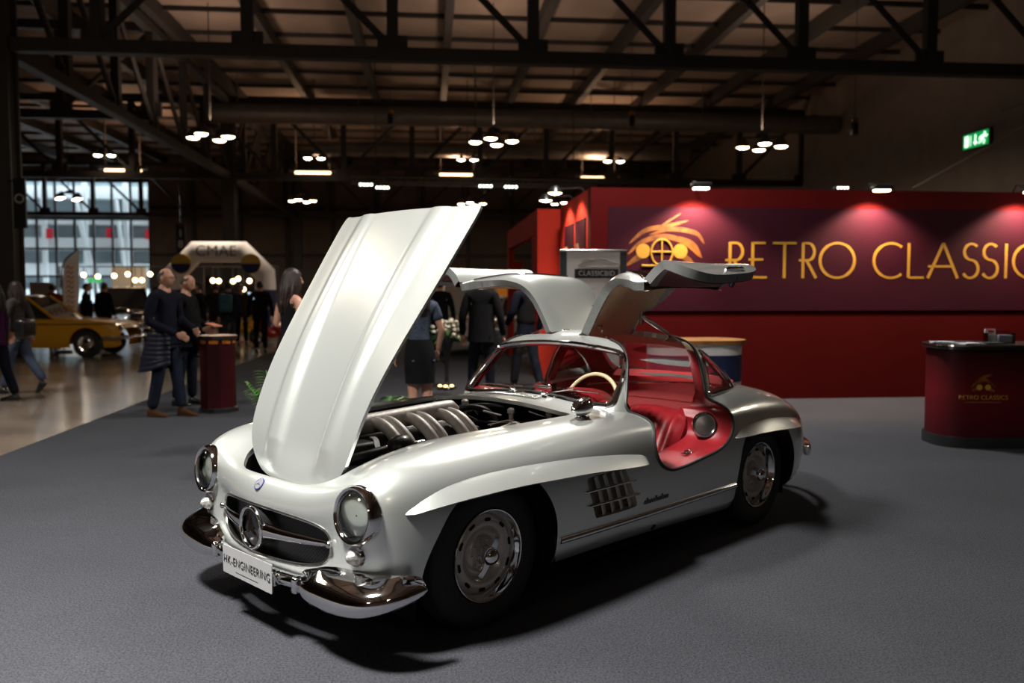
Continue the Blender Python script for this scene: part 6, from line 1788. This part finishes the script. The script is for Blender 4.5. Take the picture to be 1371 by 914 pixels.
# inflatable arch
d = 29.5
A, B = at(222, 447, d), at(370, 447, d)
W2 = (B.x - A.x) / 2; top_z = at(295, 323, d).z
t = thing('inflatable_arch', 'white inflatable arch with navy legs, round crests and dark lettering', 'arch', ((A.x + B.x) / 2, d, 0), PSI * .3)
AW = mat('arch_white', (.75, .72, .74), .6, noise=.05); AB = mat('arch_navy', (.012, .015, .07), .6)
r = .36; zz = top_z - r
pts = [(-W2 + r, 0, 1.55), (-W2 + r, 0, zz - .78), (-W2 + 1.12, 0, zz), (W2 - 1.12, 0, zz), (W2 - r, 0, zz - .78), (W2 - r, 0, 1.55)]
mb = MB(); mb.tube(pts, [r, r * 1.02, r * 1.04, r * 1.04, r * 1.02, r], 20); mb.build('arch_tube', AW, t, angle=50)
for s in (-1, 1):
    mb = MB(); mb.tube([(s * (W2 - r), 0, .0), (s * (W2 - r), 0, 1.57)], [r * 1.05, r * 1.005], 20); mb.build('arch_leg', AB, t)
    c = Vector((s * (W2 - .74), -r - .015, zz - .42))
    mb = MB(); mb.lathe([(.34, 0), (.34, .03), (0, .035)], c, M=Matrix.Rotation(PI / 2, 3, 'X'), n=28); em = mb.build('crest_disc', mat('crest_yellow', (.55, .36, .06), .5), t)
    mb = MB(); mb.add([(c.x + .33 * math.cos(a), c.y - .04, c.z + .33 * math.sin(a)) for a in np.linspace(PI, 2 * PI, 17)], [tuple(range(17))]); mb.box((c.x, c.y - .05, c.z - .1), (.36, .01, .05)); mb.build('crest_half', mat('crest_blue', (.015, .02, .10), .5), em)
tx = text_mesh('CMAE', .52, mat('arch_print', (.06, .06, .08), .6), 'arch_lettering', t, .004, sx=1.02, offset=-.003); tx.location = (0, -r - .03, zz)

# beach flag
p = at(85, 442, 21.0)
t = thing('beach_flag', 'white feather flag with orange script behind the yellow car', 'flag', (p.x, 21.0, 0), 0)
mb = MB(); mb.tube(crv([(0, 0, .05), (0, 0, 1.5), (.05, 0, 2.2), (.42, 0, 2.56)], 6), .02, 8); mb.lathe([(.2, 0), (.2, .04), (0, .06)], n=16); mb.build('pole', IRON, t)
mb = MB(); P = [[(0.01 + (.12 if z > 2.2 else .03) * 0 + lut(z, [(.95, .0), (1.6, .0), (2.2, .05), (2.56, .42)]), .0, z), (lut(z, [(.95, .34), (1.2, .40), (2.2, .44), (2.56, .43)]), .02 * math.sin(z * 5), z)] for z in np.linspace(.95, 2.56, 24)]
mb.grid(P); mb.build('flag_cloth', mat('flag_white', (.88, .85, .80), .7), t)
mb = MB()
for k in range(9):
    z = 1.12 + .12 * k; mb.tube(crv([(.12, -.03, z), (.18, -.03, z + .06), (.24, -.03, z - .01), (.30, -.03, z + .05)], 4), .012, 6)
mb.build('flag_script', mat('flag_orange', (.6, .16, .04), .6), t)

# string of spot bulbs over the far stands: rails with lamps
lampsL = [(171, 367), (181, 375), (190, 375), (201, 367), (285, 375.5), (293, 376), (312, 376.5), (319, 373), (334, 376), (326, 387), (112, 368), (131, 370), (153, 369), (97, 366)]
dR = 31.0
a, b = at(80, 366, dR), at(372, 366, dR)
t = thing('lamp_rail', 'thin dark rail carrying bulbs across the far stands', 'rail', (0, 0, 0))
zr = a.z + .25
mb = MB(); mb.tube([(a.x, dR, zr), (b.x, dR, zr)], .02, 6)
for f in (0, .33, .66, 1): mb.tube([(a.x + (b.x - a.x) * f, dR, 0), (a.x + (b.x - a.x) * f, dR, zr)], .03, 6)
mb.build('rail', IRON, t)
PLACE = ['right of the beach flag', 'above the black cars', 'right of the first above the black cars', 'nearest the head of the man in navy', 'left of the backpacker', 'above the backpacker', 'right above the backpacker', 'under the arch middle', 'rightmost under the arch', 'lowest under the arch', 'above the yellow car', 'above the yellow bonnet', 'between flag and black cars', 'at the beach flag']
for i, (px, py) in enumerate(lampsL):
    q = at(px, py, dR)
    tt = thing('rail_bulb', 'glowing bulb hung from the far rail, ' + PLACE[i], 'lamp', q, 0, 'bulbs on the far rail')
    mb = MB(); mb.ellipsoid((0, 0, 0), (.085, .085, .085), 14, 10); mb.build('bulb', mat('bulb_glow', (1, .85, .6), .5, emit=(1.0, .66, .36), estr=9), tt)
    mb = MB(); mb.tube([(0, 0, .06), (0, 0, zr - q.z - .022)], .015, 6); mb.build('cord', IRON, tt)
# lit stands far behind: boards, screens
def stand(name, label, px0, px1, py0, py1, d, m, cat, legs=True):
    a, b = at(px0, py0, d), at(px1, py1, d)
    t = thing(name, label, cat, ((a.x + b.x) / 2, d, 0), 0)
    mb = MB(); mb.box((0, 0, (a.z + b.z) / 2), (b.x - a.x, .06, a.z - b.z)); mb.build('panel', m, t)
    mb = MB()
    for s in (-1, 1): mb.tube([(s * (b.x - a.x) * .45, .06, 0), (s * (b.x - a.x) * .45, .06, a.z)], .03, 6)
    mb.build('post', IRON, t); return t
stand('display_screen', 'small bright screen under the right side of the arch', 332, 342, 391, 403, 27, mat('screen_blue', (.4, .5, .6), .3, emit=(.55, .7, .9), estr=1.2), 'screen')
stand('display_board', 'pale lit board at the left behind the column', 0, 4, 355, 385, 26, mat('board_lit', (.8, .7, .55), .5, emit=(1, .8, .55), estr=.8), 'board')
stand('display_board', 'cream board behind the yellow car, left of the flag', 40, 70, 378, 412, 27, mat('board_cream', (.35, .30, .26), .6), 'board')
stand('display_board', 'white board in front of the tall window, right of the flag', 150, 196, 356, 392, 31.8, mat('board_white', (.5, .5, .48), .6), 'board')
s_ = stand('stand_fascia', 'grey stand fascia with pale lettering behind the flower stand', 570, 700, 372, 408, 32, mat('fascia_grey', (.10, .10, .095), .6), 'sign')
tx = text_mesh('AMIIII', .55, mat('fascia_print', (.6, .6, .58), .6), 'fascia_lettering', s_, .006, offset=-.002); q = at(603, 388, 32); tx.location = (q.x - s_.location.x, -.05, q.z)
stand('display_board', 'green-lit board above the far stands near the flag', 118, 136, 372, 378, 33, mat('board_green', (.05, .4, .1), .5, emit=(.1, .7, .25), estr=.6), 'board')
# dark trade-stand walls that close the view under the far wall
for px0, px1, d, lb in ((374, 470, 40, 'dark stand wall left of the bonnet, far back'), (470, 574, 42, 'dark stand wall hidden behind the bonnet, far back'), (574, 690, 44, 'dark stand wall right of the bonnet, far back'), (205, 374, 46, 'dark stand wall beyond the inflatable arch')):
    stand('stand_wall', lb, px0, px1, 384, 428, d, mat('stand_dark', (.035, .028, .026), .7, noise=.3, nscale=2), 'stand wall')

# tall flower stand, its base lamps, plants
p = on(598, 13.2)
t = thing('flower_stand', 'tall black trumpet vase with white flowers behind the car', 'vase', (p.x, 13.2, CZ))
H0 = at(598, 450, 13.2).z
mb = MB(); mb.lathe([(0, 0), (.15, 0), (.14, .03), (.035, .06), (.03, .3), (.05, .55), (.11, .72), (.17, .80), (.165, .81), (.10, .74), (0, .72)], n=28); mb.build('trumpet_vase', BLKP, t, angle=60)
GREEN_ = mat('leaf_green', (.035, .085, .015), .5, noise=.4, nscale=20); WHITEF = mat('petal_white', (.6, .56, .45), .6, noise=.15)
def leaf(mb, base, dirv, L, w, droop=.3, n=6):
    d_ = Vector(dirv).normalized(); s_ = d_.cross(Vector((0, 0, 1))); s_ = s_.normalized() if s_.length > .01 else Vector((1, 0, 0))
    P = []
    for i in range(n + 1):
        u = i / n; c = Vector(base) + d_ * L * u + Vector((0, 0, -droop * L * u * u)); k = w * math.sin(PI * min(1, u * .93 + .07)) ** .8
        P.append([c - s_ * k, c + Vector((0, 0, -.15 * k)), c + s_ * k])
    mb.grid(P)
mb = MB(); rr = random.Random(3)
for k in range(46):
    a = rr.uniform(0, 2 * PI); e = rr.uniform(-.3, 1.1); leaf(mb, (.08 * math.cos(a), .08 * math.sin(a), .80), (math.cos(a) * math.cos(e), math.sin(a) * math.cos(e), math.sin(e)), rr.uniform(.16, .34), .022)
mb.build('foliage', GREEN_, t)
mb = MB()
for k in range(34):
    a = rr.uniform(0, 2 * PI); e = rr.uniform(-.1, 1.3); R_ = rr.uniform(.16, .30); c = Vector((R_ * math.cos(a) * math.cos(e), R_ * math.sin(a) * math.cos(e), .82 + R_ * math.sin(e)))
    mb.ellipsoid(tuple(c), (.035, .035, .028), 8, 6)
fo = mb.build('blossoms', WHITEF, t); fo['kind'] = 'stuff'
for k, (dx, dy) in enumerate(((-.09, -.20), (.09, -.20), (.0, -.26))):
    mb = MB(); mb.lathe([(.04, 0), (.045, .05), (0, .05)], (p.x + dx, 13.2 + dy, CZ), n=12); o = mb.build('base_spot', ENGB)
    mb = MB(); mb.ellipsoid((p.x + dx, 13.2 + dy, CZ + .055), (.034, .034, .026), 10, 8); mb.build('bulb', mat('spot_gold', (1, .8, .4), .4, emit=(1, .72, .32), estr=2.5), o)
    tag(o, ('left', 'right', 'front')[k] + ' small golden spot at the foot of the flower stand', 'spotlight', 'golden spots at the flower stand')
def potted_plant(label, loc, h, seed):
    t = thing('potted_plant', label, 'plant', loc); r = random.Random(seed)
    mb = MB(); mb.lathe([(0, 0), (.12, 0), (.16, .3), (.15, .31), (.13, .28), (0, .27)], n=24); mb.build('pot', ENGB, t)
    mb = MB()
    for k in range(9):
        a = 2 * PI * k / 9 + r.uniform(-.2, .2); tip = Vector((.22 * math.cos(a), .22 * math.sin(a), h * r.uniform(.75, 1)))
        c = crv([(.02 * math.cos(a), .02 * math.sin(a), .25), tuple(tip * .5 + Vector((0, 0, .2))), tuple(tip)], 8)
        mb.tube(c, .006, 5)
        for i in range(5, len(c) - 1):
            for s in (-1, 1):
                d_ = Vector(c[i + 1]) - Vector(c[i]); sd = d_.cross(Vector((0, 0, 1))).normalized() * s
                leaf(mb, c[i], sd + d_.normalized() * .6 + Vector((0, 0, .2)), .15, .014, .5, 4)
    f = mb.build('fronds', mat('palm_green', (.06, .17, .03), .45, noise=.3, nscale=15), t); f['kind'] = 'stuff'
potted_plant('green potted palm behind the far front wing, left of the bonnet', (on(366, 7.3).x, 7.3, CZ), .86, 1)
potted_plant('green potted palm behind the engine bay, right of the bonnet', (on(516, 8.0).x, 8.0, CZ), .50, 5)
stand('display_board', 'orange poster board seen between the two men behind the car', 664, 681, 384, 442,27, mat('poster_orange', (.5, .15, .02), .5), 'board')
stand('display_screen', 'lilac lit screen behind the man in black jacket', 645, 660, 383, 397, 28.5, mat('screen_lilac', (.3, .25, .5), .3), 'screen')
stand('display_board', 'red stand board behind the man in the padded vest', 681, 700, 350, 455, 26.4, BORG, 'board')
# ---------------------------------------------------------------- camera, light, colour
w = bpy.data.worlds.new('world'); SC.world = w; w.use_nodes = True
w.node_tree.nodes['Background'].inputs[0].default_value = (.85, .93, 1.0, 1); w.node_tree.nodes['Background'].inputs[1].default_value = 8
def area(name, loc, target, power, size, col=(1, .975, .93), spread=None):
    l = bpy.data.lights.new(name, 'AREA'); l.shape = 'DISK'; l.size = size; l.energy = power; l.color = col
    if spread: l.spread = spread
    o = bpy.data.objects.new(name, l); COL.objects.link(o); o.location = loc
    o.rotation_euler = (Vector(target) - Vector(loc)).to_track_quat('-Z', 'Y').to_euler(); return o
def spot(name, loc, target, power, ang, blend=.4, size=.08, col=(1, .86, .7)):
    l = bpy.data.lights.new(name, 'SPOT'); l.energy = power; l.spot_size = math.radians(ang); l.spot_blend = blend; l.shadow_soft_size = size; l.color = col
    o = bpy.data.objects.new(name, l); COL.objects.link(o); o.location = loc
    o.rotation_euler = (Vector(target) - Vector(loc)).to_track_quat('-Z', 'Y').to_euler(); return o
POW = [400, 150, 90, 80, 130, 1150]
for p, e in zip(NEAR, POW):
    area('cluster_light', p + Vector((0, 0, -.12)), (p.x, p.y, 0), e, 1.1, spread=math.radians(120))
    area('ceiling_fill', p + Vector((0, 0, .6)), (p.x, p.y, 20), 55, 1.0, (1, .80, .66))  # unseen fill above each cluster, added to brighten the roof
for (px, py) in ((282, 184), (661, 190), (1020, 197)):
    p = at(px, py, 29.5); area('cluster_light', p + Vector((0, 0, -.15)), (p.x, p.y, 0), 260, 1.1, (1, .82, .62)); area('ceiling_fill', p + Vector((0, 0, .6)), (p.x, p.y, 20), 110, 1.0, (1, .74, .56))  # the upward one is an added fill for the ceiling
for (px, py) in ((92, 266), (405, 269), (632, 273)):
    p = at(px, py, 50); area('cluster_light', p + Vector((0, 0, -.15)), (p.x, p.y, 0), 300, 1.1, (1, .82, .62))
for (px, py) in ((165, 228), (419, 231), (612, 234), (801, 238)):
    p = at(px, py, 46); area('ceiling_fill', p + Vector((0, 0, .3)), (p.x, p.y, 20), 180, 1.0, (1, .6, .35))  # added upward fill without a fixture, warms the ceiling
for i, p in enumerate(SPOTS):
    tgt = p + (Vector((-math.sin(PSI), math.cos(PSI), 0)) * .25 + Vector((0, 0, -1.0)) if i < 3 else Vector((.36, .03, -1.0)))
    spot('booth_spot', p, tgt, 300 if i < 3 else 90, 125, .5, .06, (1, .72, .52))
cam = bpy.data.cameras.new('camera'); co = bpy.data.objects.new('camera', cam); COL.objects.link(co)
co.location = (0, 0, CAM_H); co.rotation_euler = (PI / 2 - CAM_PITCH, 0, 0)
cam.sensor_width = 36; cam.lens = 36 * CAM_F / 1371; cam.clip_end = 300
cam.dof.use_dof = True; cam.dof.focus_distance = 4.2; cam.dof.aperture_fstop = 1.8
SC.camera = co
SC.view_settings.view_transform = 'Standard'; SC.view_settings.look = 'None'; SC.view_settings.exposure = 0
